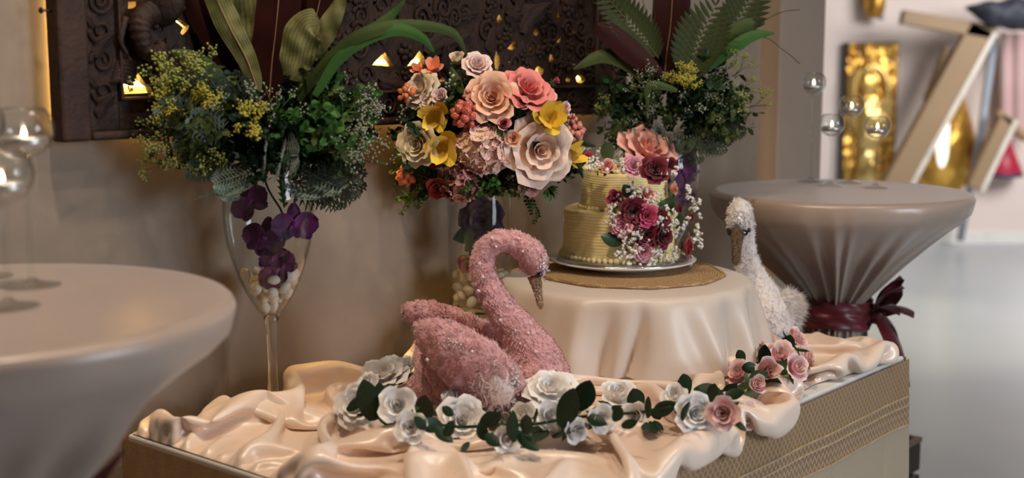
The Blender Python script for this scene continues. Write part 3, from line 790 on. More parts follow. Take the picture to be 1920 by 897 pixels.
def tier(c, R_, z0, h, name, seed):
    pr = [(0, z0), (R_ - 0.003, z0)]
    nr = 46
    for k in range(nr + 1):
        t = k / nr; pr.append((R_ + 0.0011 * math.sin(t * 15 * 2 * PI) - 0.002 * t, z0 + 0.002 + (h - 0.006) * t))
    pr += [(R_ - 0.004, z0 + h - 0.001), (R_ - 0.010, z0 + h), (R_ * 0.5, z0 + h - 0.001), (0, z0 + h)]
    rnd = random.Random(seed); ph = [rnd.uniform(0, 6) for _ in range(5)]
    def fn(r, z, a, k):
        if r < R_ * 0.8: return r, z
        return r + 0.0007 * math.sin(a * 3 + ph[0] + z * 60) + 0.0005 * math.sin(a * 9 + ph[1] - z * 120), z + 0.0012 * math.sin(a * 4 + ph[2]) + 0.0006 * math.sin(a * 13 + ph[3])
    return ob(name, lathe(pr, 110, (c.x, c.y, 0), fn), BUTTER, ck)
tier(kc, R1, zk, H1, 'bottom_tier', 1)
tier(t2c, R2, zk + H1 - 0.001, H2, 'top_tier', 2)
bead = mesh('piping_bead', lathe([(0, -0.0045), (0.0045, -0.004), (0.0062, 0), (0.0048, 0.0045), (0.002, 0.0066), (0, 0.007)], 9), BUTTER2)
def beads(c, R_, z, n, sc_=1.0):
    for k in range(n):
        a = 2 * PI * k / n
        inst('piping_bead', bead, ck, Vector((c.x + R_ * math.cos(a), c.y + R_ * math.sin(a), z)) - Vector((kc.x, kc.y, zk)), zq((math.cos(a) * 0.5, math.sin(a) * 0.5, 0.8)), sc_ * RND.uniform(0.9, 1.1))
beads(kc, R1 + 0.004, zk + 0.0045, 66, 1.0)
beads(t2c, R2 + 0.003, zk + H1 + 0.003, 52, 0.9)
drop_ = mesh('piped_rosette', lathe([(0, -0.003), (0.006, -0.002), (0.0075, 0.001), (0.006, 0.004), (0.003, 0.006), (0.001, 0.009), (0, 0.0095)], 9), BUTTER2)
for k in range(34):
    a = 2 * PI * k / 34
    inst('piped_rosette', drop_, ck, Vector((t2c.x + (R2 - 0.008) * math.cos(a), t2c.y + (R2 - 0.008) * math.sin(a), zk + H1 + H2 + 0.001)) - Vector((kc.x, kc.y, zk)), None, RND.uniform(0.9, 1.1))

# ================================================================== cocktail tables
def fan(seed, n):
    rnd = random.Random(seed); return [(rnd.uniform(0, 2 * PI), rnd.uniform(0.4, 1.0), rnd.uniform(0.05, 0.13)) for _ in range(n)]
def cocktail(c, ztop, R_, rt, zt, label, seed, nfold, fdeep, bow_dir, lip, big=1.0):
    t = thing('cocktail_table', label, 'table', (c.x, c.y, 0))
    fs = fan(seed, nfold)
    def f(a):
        h = 0
        for p, am, wd in fs:
            d = (a - p + PI) % (2 * PI) - PI
            h += am * math.exp(-(d / (wd * big)) ** 2)
        return h - 0.9
    pr = [(0, ztop), (R_ * 0.5, ztop), (R_ - 0.02, ztop), (R_ - 0.007, ztop - 0.001), (R_ - 0.001, ztop - 0.006), (R_ + 0.002, ztop - 0.014), (R_ + 0.001, ztop - lip * 0.6), (R_ - 0.004, ztop - lip), (R_ - 0.018, ztop - lip - 0.018)]
    k0 = len(pr)
    zl = ztop - lip - 0.018
    for k in range(1, 25):
        q = k / 24; pr.append((R_ - 0.018 + (rt - R_ + 0.018) * (q ** 0.93), zl + (zt - zl) * q))
    k1 = len(pr)
    for k in range(1, 3): pr.append((rt, zt - 0.03 * k))
    for k in range(1, 15):
        q = k / 14; pr.append((rt + (0.23 - rt) * q ** 1.25, zt - 0.06 + (0.012 - zt + 0.06) * q))
    def fn(r, z, a, k):
        if k < k0 - 1:
            if k >= 6: return r + 0.002 * f(a), z
            return r, z
        if k < k1: q = (k - k0 + 1) / 24; am = fdeep * math.sin(PI * min(1, q * 0.55 + 0.06)) ** 1.2
        else: am = fdeep * 0.7
        am = min(am, r * 0.16)
        return r + am * f(a + 0.25 * (z - ztop) * math.sin(a * 2)), z
    ob('stretch_cover', lathe(pr, 300, (c.x, c.y, 0), fn), SPANDEX, t)
    ob('table_top', lathe([(0, ztop - 0.03), (R_ - 0.02, ztop - 0.03), (R_ - 0.015, ztop - 0.018), (R_ - 0.02, ztop - 0.004), (0, ztop - 0.004)], 48, (c.x, c.y, 0)), WHITE, t)
    ob('column', lathe([(0, 0.02), (0.03, 0.02), (0.03, ztop - 0.03), (0, ztop - 0.03)], 20, (c.x, c.y, 0)), TIN, t)
    ob('foot', lathe([(0, 0.0), (0.2, 0.0), (0.2, 0.012), (0.05, 0.03), (0, 0.03)], 32, (c.x, c.y, 0)), TIN, t)
    # sash with wrinkles and a pointed-tail bow
    zs = zt - 0.03; hw = 0.036
    pr = [(rt + 0.006, zs - hw)] + [(rt + 0.012 + 0.003 * math.sin(k * 1.9), zs - hw + 2 * hw * k / 10) for k in range(11)] + [(rt + 0.005, zs + hw)]
    ob('sash', lathe(pr, 90, (c.x, c.y, 0), lambda r, z, a, k: (r + 0.003 * math.sin(a * 7 + k) , z + 0.004 * math.sin(a * 3 + 1))), SASH, t)
    bd = Vector(bow_dir).normalized(); bs = Vector((-bd.y, bd.x, 0)); bo = Vector((c.x, c.y, zs)) + bd * (rt + 0.012)
    ob('bow_knot', xf(ico(2, 0.028), Matrix.Translation(bo + bd * 0.01)), SASH, t)
    rnd = random.Random(seed + 5)
    for k in range(13):
        an = 2 * PI * k / 13 + rnd.uniform(-0.2, 0.2); dn = math.sin(an) < -0.2
        dv = (bs * math.cos(an) * 0.8 + Vector((0, 0, math.sin(an))) + bd * rnd.uniform(0.5, 1.0)).normalized()
        if dn: dv = (dv + Vector((0, 0, -0.8))).normalized()
        ln = rnd.uniform(0.095, 0.13) * (1.55 if dn and k % 2 else 1.0)
        side = dv.cross(Vector((0.3, 0.2, 1))).normalized(); nn = side.cross(dv)
        def pf(s, q, ln=ln, dv=dv, side=side, nn=nn, dn=dn):
            wd = 0.027 * math.sin(PI * min(1, 0.15 + q * 0.85)) ** 0.8
            return bo + bd * 0.012 + dv * (ln * q) + side * ((s - 0.5) * 2 * wd) + nn * (0.010 * math.cos((s - 0.5) * 5) + 0.02 * math.sin(q * 2.4)) - Vector((0, 0, 0.04 * q * q if dn else 0.01 * q * q))
        ob('bow_tail', grid(pf, 5, 9), SASH, t)
    return t
LC = Vector((-0.713, 1.618, 0)); LZ = 1.127
RCC = Vector((0.855, 3.325, 0)); RZ = 1.10
lt = cocktail(LC, LZ, 0.348, 0.085, 0.80, 'taupe stretch-covered cocktail table with candle holders beside the carved panel wall', 4, 11, 0.055, (0.72, -0.69, 0), 0.045, 1.3)
bb0 = Vector((LC.x, LC.y, 0.77)) + Vector((0.72, -0.69, 0)) * 0.1; bt0 = atY(236, 842, 1.53)
def btail(s, q):
    p = bb0.lerp(bt0, q); wd = 0.030 * max(0.02, 1 - q) ** 0.8
    return p + Vector((0.75, -0.3, -0.6)) * ((s - 0.5) * 2 * wd) + Vector((0, -0.02 * math.sin(q * 3), 0))
ob('bow_tail', grid(btail, 5, 12), SASH, lt)
cocktail(RCC, RZ, 0.334, 0.082, 0.81, 'taupe pleated cocktail table with dark red bow behind the white swan', 9, 40, 0.036, (0.92, -0.40, 0), 0.048, 0.6)
# ================================================================== glass candle holders
ZB = lambda z: z
def holder(base, zc_, rb, label, group, near):
    z0 = base.z
    t = thing('candle_holder', label, 'candle holder', base, group)
    hb = zc_ - z0
    ob('foot', lathe([(0, z0 + 0.0005), (rb * 0.95, z0 + 0.0005), (rb, z0 + 0.002), (rb * 0.9, z0 + 0.0035), (0.012, z0 + 0.006), (0.005, z0 + 0.012), (0, z0 + 0.012)], 32, (base.x, base.y, 0)), GLASS, t)
    ob('stem', lathe([(0.0045, z0 + 0.010), (0.0038, z0 + 0.03), (0.0036, zc_ - rb - 0.02), (0.0055, zc_ - rb - 0.004), (0.008, zc_ - rb + 0.002), (0, zc_ - rb + 0.003)], 14, (base.x, base.y, 0)), GLASS, t)
    outp = [(rb * math.sin(q), zc_ - rb * math.cos(q)) for q in [0.02 + (PI - 0.75) * k / 16 for k in range(17)]]
    inn = [((rb - 0.0016) * math.sin(q), zc_ - (rb - 0.0016) * math.cos(q)) for q in [0.02 + (PI - 0.75) * k / 16 for k in range(16, -1, -1)]]
    ob('bowl', lathe(outp + inn, 36, (base.x, base.y, 0)), GLASS, t)
    zt_ = zc_ - rb * 0.58
    cdl = thing('tealight_candle', 'lit tealight in the ' + label.replace('clear glass stemmed ', '').replace(' on the taupe table beside the carved panel', ' by the carved panel').replace(' with red bow', ''), 'candle', (base.x, base.y, zt_), group.replace('holders', 'tealights'))
    cr_ = rb * 0.74
    ob('tin_cup', lathe([(0, zt_), (cr_, zt_), (cr_, zt_ + 0.013), (cr_ - 0.001, zt_ + 0.013), (cr_ - 0.001, zt_ + 0.002), (0, zt_ + 0.002)], 24, (base.x, base.y, 0)), TIN, cdl)
    ob('wax', lathe([(0, zt_ + 0.002), (cr_ - 0.0012, zt_ + 0.002), (cr_ - 0.0012, zt_ + 0.011), (0, zt_ + 0.0105)], 24, (base.x, base.y, 0)), WAX, cdl)
    ob('wick', sweep([(base.x, base.y, zt_ + 0.010), (base.x + 0.0005, base.y, zt_ + 0.016)], 0.0007, n=5), WICK, cdl)
    ob('flame', lathe([(0, zt_ + 0.012), (0.0030, zt_ + 0.0145), (0.0034, zt_ + 0.018), (0.0018, zt_ + 0.024), (0, zt_ + 0.028)], 10, (base.x, base.y, 0)), FLAME, cdl)
g1 = 'candle holders on the table by the carved panel'
b1 = onz(16, 577, LZ); b2 = onz(60, 537, LZ); b3 = onz(-26, 520, LZ)
holder(b1, atY(20, 326, b1.y).z, 0.040, 'short clear glass stemmed ball candle holder on the taupe table beside the carved panel', g1, True)
holder(b2, atY(60, 243, b2.y).z, 0.040, 'tall clear glass stemmed ball candle holder on the taupe table beside the carved panel', g1, True)
holder(b3, atY(-26, 230, b3.y).z, 0.038, 'clear glass stemmed ball candle holder at the far rim of the taupe table', g1, True)
g2 = 'candle holders on the pleated cocktail table'
for (bx, by, cx_, cy_, lb) in ((1520, 341, 1529, 154, 'tallest clear glass stemmed ball candle holder on the pleated table with red bow'), (1556, 350, 1565, 232, 'shorter clear glass stemmed ball candle holder between taller ones on the pleated table'),
                               (1592, 343, 1604, 197, 'middle-height clear glass stemmed ball candle holder on the pleated table with red bow'), (1641, 353, 1651, 236, 'short clear glass stemmed ball candle holder on the pleated table by the gold relief')):
    bb = onz(bx, by, RZ); holder(bb, atY(cx_, cy_, bb.y).z, 0.034, lb, g2, False)

# ================================================================== swans
def union(VFs, vox, it):
    def st(o):
        r = o.modifiers.new('r', 'REMESH'); r.mode = 'VOXEL'; r.voxel_size = vox
        s = o.modifiers.new('s', 'SMOOTH'); s.factor = 0.6; s.iterations = it
    return evaluated('u', merge(*VFs), st)
def ell(c, rx, ry, rz, M=None):
    Mx = Matrix.Translation(Vector(c)) @ (M.to_4x4() if M else Matrix.Identity(4)) @ Matrix.Diagonal((rx, ry, rz, 1))
    return xf(ico(3, 1), Mx)
def lumps(VF, amp, sc_):
    V = [Vector(v) for v in VF[0]]
    me_ = mesh('t', (V, VF[1]), None); nr = [v.normal.copy() for v in me_.vertices]
    out = [v + n * (amp * mnoise.fractal(v * sc_, 1.0, 2.0, 3)) for v, n in zip(V, nr)]
    bpy.data.meshes.remove(me_); return out, VF[1]
PEARLM = mesh('pearl', xf(ball(8), Matrix.Diagonal((0.0032,) * 3 + (1,))), PEARL)
SYS = SWC.y                                          # depth of the swan's middle plane
MP = SYS / FPX * 1.02
def sp3(x, y, d=0.0): return atY(x, y, SYS + d)
zf = ZT + 0.022                                      # where the tray stands
tray = thing('swan_tray', 'silver rimmed oval tray under the pink swan', 'tray', (SWC.x, SWC.y, ZT + 0.012))
ob('dish', lathe([(0, 0.0), (0.115, 0.0), (0.130, 0.006), (0.134, 0.013), (0.1365, 0.0145), (0.134, 0.0155), (0.126, 0.009), (0, 0.004)], 64, fn=lambda r, z, a, k: (r, z)), SILVER, tray, world=False)
tray.scale = (1.12, 0.82, 1)
bpy.context.view_layer.update()
neck = [(1012, 712, 62), (1003, 675, 52), (980, 635, 40), (951, 596, 32), (926, 558, 27), (908, 520, 24), (904, 488, 22.5), (917, 462, 22), (945, 453, 22), (970, 459, 23.5), (992, 474, 26), (1003, 494, 25), (1004, 516, 18)]
npth = spline([tuple(sp3(x, y)) + (r * MP,) for x, y, r in neck], 60)
nk = sweep([p[:3] for p in npth], [p[3] for p in npth], n=16)
head = ell(sp3(999, 489), 27 * MP, 22 * MP, 29 * MP, Matrix.Rotation(0.5, 3, 'Y'))
crown = ell(sp3(1012, 487), 14 * MP, 15 * MP, 22 * MP)
body = [ell(sp3(935, 718), 118 * MP, 0.074, 46 * MP), ell(sp3(1005, 712), 58 * MP, 0.074, 58 * MP), ell(sp3(820, 715), 55 * MP, 0.06, 38 * MP, Matrix.Rotation(-0.35, 3, 'Y')), ell(sp3(930, 742), 105 * MP, 0.08, 28 * MP)]
sw = thing('swan_figure', 'dusty pink plush swan ornament with pearls on its curved neck', 'swan ornament', (SWC.x, SWC.y, ZT + 0.016))
bodyVF = lumps(union([nk, head, crown] + body, 0.0045, 6), 0.0035, 55)
bodyo = ob('body', bodyVF, PINKFUR, sw)
rnd = random.Random(31)
def near_neck(p):
    b_ = min(range(60), key=lambda k: (Vector(npth[k][:3]) - p).length); return b_
def comb_body(p):
    if p.z > sp3(0, 690).z and p.x > sp3(880, 0).x:
        k = near_neck(p); a, c_ = Vector(npth[max(k - 1, 0)][:3]), Vector(npth[min(k + 1, 59)][:3])
        return (a - c_).normalized()
    return Vector((-0.9, -0.1, -0.35))
ft = ob('plush_tufts', fur(bodyVF, 14000, 0.0062, 0.0009, comb_body, rnd, lift=0.22, jit=0.35), PINKTUFT, bodyo); ft['kind'] = 'stuff'
def wing(pts, dpts, name, rot):
    q = spline([tuple(sp3(x, y, d)) + (r * MP, t) for (x, y, r), (d, t) in zip(pts, dpts)], 40)
    return q, sweep([p[:3] for p in q], [p[3] for p in q], [p[4] for p in q], n=18, up=Vector((0.35, 0, 1)))
# near wing: rounded tip at the back, broad towards the breast, lying against the flank
q, W1 = wing([(778, 612, 10), (790, 617, 22), (815, 634, 38), (848, 658, 52), (885, 688, 60), (925, 717, 55), (962, 738, 34), (985, 748, 10)],
             [(-0.072, 0.010), (-0.075, 0.018), (-0.084, 0.025), (-0.092, 0.030), (-0.096, 0.032), (-0.092, 0.028), (-0.080, 0.018), (-0.066, 0.006)], 'wing', 0)
flap = sweep([sp3(815, 660, -0.058), sp3(822, 700, -0.062), sp3(845, 738, -0.064), sp3(880, 752, -0.062)], [30 * MP, 26 * MP, 26 * MP, 14 * MP], [0.014, 0.016, 0.016, 0.010], n=14, up=Vector((1, 0, 0)))
W1 = lumps(union([W1, flap], 0.005, 5), 0.004, 50)
w1 = ob('wing', W1, PINKFUR, sw)
q, W2 = wing([(757, 590, 10), (768, 588, 20), (795, 588, 24), (835, 602, 30), (875, 622, 36), (920, 655, 40), (960, 690, 36), (985, 710, 10)],
             [(0.050, 0.010), (0.052, 0.018), (0.058, 0.024), (0.066, 0.026), (0.072, 0.026), (0.072, 0.026), (0.066, 0.018), (0.06, 0.006)], 'wing', 0)
W2 = lumps(union([W2], 0.005, 5), 0.004, 50)
w2 = ob('wing', W2, PINKFUR, sw)
q, TL = wing([(788, 640, 6), (790, 655, 14), (798, 685, 24), (812, 715, 30), (838, 738, 28)], [(0.0, 0.012), (0.0, 0.022), (0.0, 0.04), (0, 0.05), (0, 0.05)], 'tail', 0)
tl = ob('tail', lumps(union([TL], 0.005, 5), 0.004, 50), PINKFUR, sw)
for wo, VF in ((w1, W1), (w2, W2)):
    o = ob('plush_tufts', fur(VF, 6000, 0.0070, 0.0009, lambda p: Vector((-0.8, 0, 0.35)), rnd, lift=0.22, jit=0.35), PINKTUFT, wo); o['kind'] = 'stuff'
# down between wing and breast
def dkeep(p): return p.y < SYS - 0.02 and sp3(885, 0).x < p.x < sp3(962, 0).x and p.z < sp3(0, 645).z and (p.x - sp3(925, 0).x) ** 2 / 0.0018 + (p.z - sp3(0, 705).z) ** 2 / 0.0036 < 1.0 + 0.5 * rnd.random()
DP = lumps(ell(sp3(922, 710, -0.094), 38 * MP, 0.032, 54 * MP, Matrix.Rotation(-0.5, 3, 'Y')), 0.006, 60)
ob('down_patch', DP, DOWN, sw)
o = ob('down_feathers', fur(merge(W1, bodyVF, DP, DP, DP), 5000, 0.028, 0.0005, lambda p: Vector((-0.4, -0.1, -0.3)), rnd, keep=dkeep, lift=0.3, jit=0.9), DOWN, sw); o['kind'] = 'stuff'
# beak, eyes
bk0 = sp3(1005, 522)
beak = spline([tuple(sp3(1001, 518)) + (0.013, 0.012), tuple(sp3(1006, 535)) + (0.0105, 0.009), tuple(sp3(1010, 555)) + (0.0075, 0.007), tuple(sp3(1013, 572)) + (0.0062, 0.006), tuple(sp3(1013, 580)) + (0.0022, 0.002)], 22)
bko = ob('beak', lumps(sweep([p[:3] for p in beak], [p[3] for p in beak], [p[4] for p in beak], n=12, up=Vector((1, 0, 0))), 0.0012, 260), GOLDG, sw)
ONS = {}
def onsurf(x, y, VF, bias=0.0):
    """front surface point of a mesh along the sight line of a pixel"""
    d = ray(x, y).normalized()
    k = id(VF[0])
    if k not in ONS: ONS[k] = (np.array([tuple(v) for v in VF[0]]) - np.array(CAM), VF)
    A = ONS[k][0]; t = A @ np.array(d); off = np.linalg.norm(A - t[:, None] * np.array(d), axis=1)
    sel = t[off < 0.006]
    best = float(sel.min()) if len(sel) else float(t[np.argmin(off)])
    return CAM + d * (best - bias)
ey = onsurf(1011, 516, bodyVF)
ob('eye', xf(ball(10), Matrix.Translation(ey + Vector((0, 0.0015, 0))) @ Matrix.Diagonal((0.0052, 0.0045, 0.006, 1))), BLACK, sw)
ey2 = Vector((ey.x, 2 * SYS - ey.y, ey.z))
ob('eye', xf(ball(10), Matrix.Translation(ey2) @ Matrix.Diagonal((0.0052, 0.0045, 0.006, 1))), BLACK, sw)
swi = sw.matrix_basis.inverted()
allVF = merge(bodyVF, W1, W2)
for (x, y) in ((930, 463), (972, 448), (980, 472), (899, 495), (897, 546), (938, 601), (975, 645), (990, 625), (922, 447), (905, 520), (950, 575), (1004, 660), (966, 620), (885, 660), (801, 675), (769, 724)):
    p = onsurf(x, y, allVF, -0.0005); inst('pearl', PEARLM, sw, swi @ p, None, RND.uniform(0.8, 1.15))
# crystal trims: forehead, wing patch, breast cluster, beak
def sparkle(cx_, cy_, sx, sy, n, VF, rmin, rmax, parent, name='crystal_beads', slope=0.0):
    P_, R_ = [], []
    for _ in range(n):
        a = rnd.gauss(0, 1) * sx; p = onsurf(cx_ + a, cy_ + rnd.gauss(0, 1) * sy + slope * a, VF, 0.0005); P_.append(p); R_.append(rnd.uniform(rmin, rmax))
    o = ob(name, blobs(P_, R_, ICO1), CRYSTAL, parent); o['kind'] = 'stuff'
sparkle(1020, 497, 4, 13, 46, bodyVF, 0.0016, 0.0026, sw)
sparkle(850, 643, 15, 9, 44, W1, 0.0012, 0.0020, w1, slope=0.25)
sparkle(838, 600, 7, 5, 8, allVF, 0.0016, 0.0026, sw)
sparkle(963, 722, 10, 16, 60, allVF, 0.0018, 0.0034, sw, slope=-0.5)
sparkle(1010, 545, 4, 14, 18, (bko.data.vertices and [bko.matrix_basis @ v.co + sw.location for v in bko.data.vertices], []), 0.0008, 0.0015, sw)

# white swan behind the riser, facing the camera
S2Y = SW2.y
MP2 = S2Y / FPX * 1.02
def s2(x, y, d=0.0): return atY(x, y, S2Y + d)
tr2 = thing('swan_tray', 'silver rimmed tray under the white swan', 'tray', (SW2.x + 0.012, SW2.y, ZT + 0.012))
ob('dish', lathe([(0, 0.0), (0.085, 0.0), (0.100, 0.006), (0.104, 0.013), (0.1065, 0.0145), (0.104, 0.0155), (0.096, 0.009), (0, 0.004)], 56), SILVER, tr2, world=False)
ws = thing('swan_figure', 'white plush swan ornament with black and gold beak behind the riser', 'swan ornament', (SW2.x, SW2.y, ZT + 0.016))
nk2 = spline([tuple(s2(1432, 610, 0.0)) + (52 * MP2,), tuple(s2(1424, 560, -0.01)) + (40 * MP2,), tuple(s2(1408, 515, 0.0)) + (27 * MP2,), tuple(s2(1398, 475, 0.02)) + (21 * MP2,), tuple(s2(1395, 430, 0.02)) + (20 * MP2,), tuple(s2(1391, 398, -0.01)) + (20 * MP2,), tuple(s2(1387, 404, -0.05)) + (21 * MP2,), tuple(s2(1384, 425, -0.07)) + (17 * MP2,)], 44)
parts2 = [sweep([p[:3] for p in nk2], [p[3] for p in nk2], n=14), ell(s2(1386, 408, -0.045), 22 * MP2, 0.034, 36 * MP2), ell(s2(1434, 598, 0.04), 54 * MP2, 0.115, 46 * MP2), ell(s2(1432, 590, -0.02), 46 * MP2, 0.06, 50 * MP2)]
b2VF = lumps(union(parts2, 0.005, 5), 0.003, 55)
wb = ob('body', b2VF, WHITEFUR, ws)
o = ob('plush_tufts', fur(b2VF, 6000, 0.008, 0.0009, lambda p: Vector((0.1, 0.2, -0.8)), rnd, lift=0.3), WDOWN, wb); o['kind'] = 'stuff'
for s in (-1, 1):
    q = spline([tuple(s2(1434 + s * 30, 560, -0.03)) + (0.012, 0.010), tuple(s2(1434 + s * 42, 578, 0.0)) + (0.035, 0.018), tuple(s2(1434 + s * 46, 590, 0.05)) + (0.045, 0.022), tuple(s2(1434 + s * 44, 575, 0.11)) + (0.03, 0.016), tuple(s2(1434 + s * 36, 560, 0.15)) + (0.008, 0.006)], 26)
    WV = lumps(union([sweep([p[:3] for p in q], [p[3] for p in q], [p[4] for p in q], n=14)], 0.005, 4), 0.003, 50)
    wo = ob('wing', WV, WHITEFUR, ws)
    o = ob('down_feathers', fur(WV, 3600, 0.026, 0.0006, lambda p: Vector((0.2 * s, -0.2, -0.5)), rnd, lift=0.5, jit=0.6), WDOWN, wo); o['kind'] = 'stuff'
bq = spline([tuple(s2(1383, 432, -0.085)) + (0.017, 0.012), tuple(s2(1382, 450, -0.098)) + (0.014, 0.010), tuple(s2(1381, 470, -0.105)) + (0.011, 0.009), tuple(s2(1380, 490, -0.108)) + (0.010, 0.008), tuple(s2(1380, 498, -0.108)) + (0.003, 0.003)], 20)
ob('beak', lumps(sweep([p[:3] for p in bq], [p[3] for p in bq], [p[4] for p in bq], n=12, up=Vector((1, 0, 0))), 0.001, 260), GDARK, ws)
ob('beak_base', ell(s2(1383, 437, -0.086), 0.0245, 0.010, 0.011), BLACK, ws)
for x in (1366, 1404): ob('eye', xf(ball(8), Matrix.Translation(s2(x, 432, -0.066)) @ Matrix.Diagonal((0.005, 0.005, 0.006, 1))), BLACK, ws)
sparkle(1385, 412, 11, 11, 90, b2VF, 0.0016, 0.0026, ws)
sparkle(1441, 612, 6, 22, 46, b2VF, 0.0014, 0.0024, ws)
# ================================================================== vases
def vase_flute(base, k, label, yb=760):
    """tall champagne-flute vase; profile in pixels of the photograph, k metres per pixel"""
    t = thing('flute_vase', label, 'vase', base)
    z0 = base.z
    out = [(8.5, 640), (10, 600), (14, 590), (27, 572), (45, 543), (62, 503), (77, 455), (84, 405), (84, 355), (80, 310), (77, 292)]
    P_ = [(r * k, z0 + (yb - y) * k) for r, y in out]
    sm = [tuple(p) for p in spline(P_[2:], 34)]
    inn = [(max(r - 0.0022, 0.0), z) for r, z in reversed(sm[3:])] + [(0.0, sm[2][1] + 0.004)]
    ob('bowl', lathe(sm + inn, 56, (base.x, base.y, 0)), GLASS, t)
    st = [(0, z0 + 0.006), (0.012, z0 + 0.008), (0.0105, z0 + 0.03), (8.6 * k, z0 + 0.08), (9.0 * k, z0 + (yb - 640) * k), (10.5 * k, z0 + (yb - 605) * k), (14.5 * k, z0 + (yb - 589) * k), (9 * k, z0 + (yb - 584) * k), (0, z0 + (yb - 586) * k)]
    ob('stem', lathe(st, 24, (base.x, base.y, 0)), SOLID, t)
    ob('foot', lathe([(0, z0), (0.060, z0), (0.062, z0 + 0.002), (0.058, z0 + 0.004), (0.02, z0 + 0.008), (0.010, z0 + 0.012), (0, z0 + 0.012)], 40, (base.x, base.y, 0)), GLASS, t)
    def rin(y): return np.interp(y, [p[1] for p in out[2:]], [p[0] for p in out[2:]]) if False else float(np.interp(-y, [-p[1] for p in out], [p[0] for p in out])) * k
    return t, rin, lambda x, y: Vector((base.x + (x - 513) * k, base.y, z0 + (yb - y) * k))
pebM = []
for q in range(4):
    rr = random.Random(q + 3); V, F = ico(2, 1, 1, rr.uniform(0.65, 0.9), rr.uniform(0.55, 0.8))
    V = [v * (1 + 0.14 * mnoise.noise(v * 1.7 + Vector((q * 5, 0, 0)))) for v in V]; pebM.append((V, F))
PB = [mesh('pebble', v, PEBBLE) for v in pebM]; PC = [mesh('pebble', v, SHELL) for v in pebM]
def pebbles(P2, rin, ylo, yhi, n, label, group, meshes, size, seed, at):
    rr = random.Random(seed); pts = []; tr = 0
    while len(pts) < n and tr < 4000:
        tr += 1
        y = ylo + (yhi - ylo) * (1 - rr.random() ** 1.6); R_ = rin(y) - size * 1.02
        if R_ < 0.002: R_ = 0.002
        a = rr.uniform(0, 2 * PI); r = R_ * math.sqrt(rr.random()) if rr.random() < 0.3 else R_
        p = P2(at, y); p = Vector((p.x + r * math.cos(a), p.y + r * math.sin(a), p.z))
        if any((p - q).length < size * 1.25 for q in pts): continue
        pts.append(p)
        o = inst('pebble', rr.choice(meshes), None, p, Quaternion((rr.uniform(-1, 1), rr.uniform(-1, 1), rr.uniform(-1, 1), rr.uniform(-1, 1))).normalized(), size * rr.uniform(0.85, 1.1))
        tag(o, label, 'pebble', group)
FL1 = onz(513, 760, ZT + 0.004); K1 = FL1.y / FPX * 1.01
FL2 = Vector((0.378, 3.17, ZT + 0.006)); 
v1, rin1, P1 = vase_flute(FL1, K1, 'tall clear champagne-flute vase with purple orchids by the wall')
v2, rin2, P2_ = vase_flute(FL2, K1, 'second tall clear champagne-flute vase behind the cake')
pebbles(P1, rin1, 572, 505, 26, 'white pebble in the flute vase with purple orchids', 'pebbles in the flute vase by the wall', PB, 0.0145, 2, 513)
pebbles(P2_, rin2, 572, 505, 22, 'white pebble in the flute vase behind the cake', 'pebbles in the flute vase behind the cake', PB, 0.0145, 3, 513)
CV = atY(900, 588, 2.86); CVZ = ZT + 0.099
CV.z = CVZ
CK = CV.y / FPX * 1.01
CR = 59 * CK
cyl = thing('cylinder_vase', 'clear glass cylinder vase behind the pink swan', 'vase', CV)
CT = CVZ + 240 * CK
ob('wall', lathe([(0, CVZ + 0.012), (CR - 0.003, CVZ + 0.012), (CR - 0.0025, CT), (CR, CT + 0.001), (CR + 0.0006, CT - 0.002), (CR, CVZ + 0.012)], 64, (CV.x, CV.y, 0)), GLASS, cyl)
ob('base', lathe([(0, CVZ), (CR - 0.006, CVZ), (CR, CVZ + 0.004), (CR, CVZ + 0.013), (CR - 0.004, CVZ + 0.015), (0, CVZ + 0.014)], 64, (CV.x, CV.y, 0)), SOLID, cyl)
def PCY(x, y): return Vector((CV.x + (x - 900) * CK, CV.y, CVZ + (590 - y) * CK))
pebbles(PCY, lambda y: CR - 0.004, 570, 515, 44, 'cream pebble in the cylinder vase', 'pebbles in the cylinder vase', PC + PB[:1], 0.0135, 4, 900)

# ================================================================== petals and flowers
def petal_grid(o, A, seed, nv=8, nw=7):
    def fn(s, t):
        v = 0.02 + 0.97 * t; w_ = 2 * s - 1
        lip = max(0.0, (v - 0.74) / 0.26)
        Rr = 0.05 + (0.17 + 0.62 * o) * math.sin(v * PI / 2) + (0.02 + 0.24 * o) * lip ** 1.6
        z = (0.95 - 0.45 * o) * v ** (1.0 + 0.7 * o) - (0.02 + 0.14 * o) * lip ** 2
        p = 3.2
        sh = max(0.0, 1 - abs(2 * v - 1) ** p) ** (1 / p)
        a = A * w_ * sh
        Rr *= 1 - 0.07 * w_ * w_ * v * (1 - o) + 0.05 * o * w_ * w_ * lip
        ruff = 0.03 * math.sin(3.3 * w_ + seed * 2.1) * v * v + 0.022 * math.sin(7 * w_ + seed) * v ** 3
        return Vector((Rr * math.cos(a), Rr * math.sin(a), z + ruff * (0.5 + o) - 0.10 * o * lip * w_ * w_))
    V, F = grid(fn, nw, nv)
    g = [j / (nv - 1) * 0.8 + 0.2 * abs(2 * i / (nw - 1) - 1) for j in range(nv) for i in range(nw)]
    return (V, F), g
PCACHE = {}
def petal_mesh(o, A, seed, mat):
    k = (o, A, seed, mat.name)
    if k not in PCACHE:
        VF, g = petal_grid(o, A, seed); PCACHE[k] = mesh('petal', VF, mat, True, g)
    return PCACHE[k]
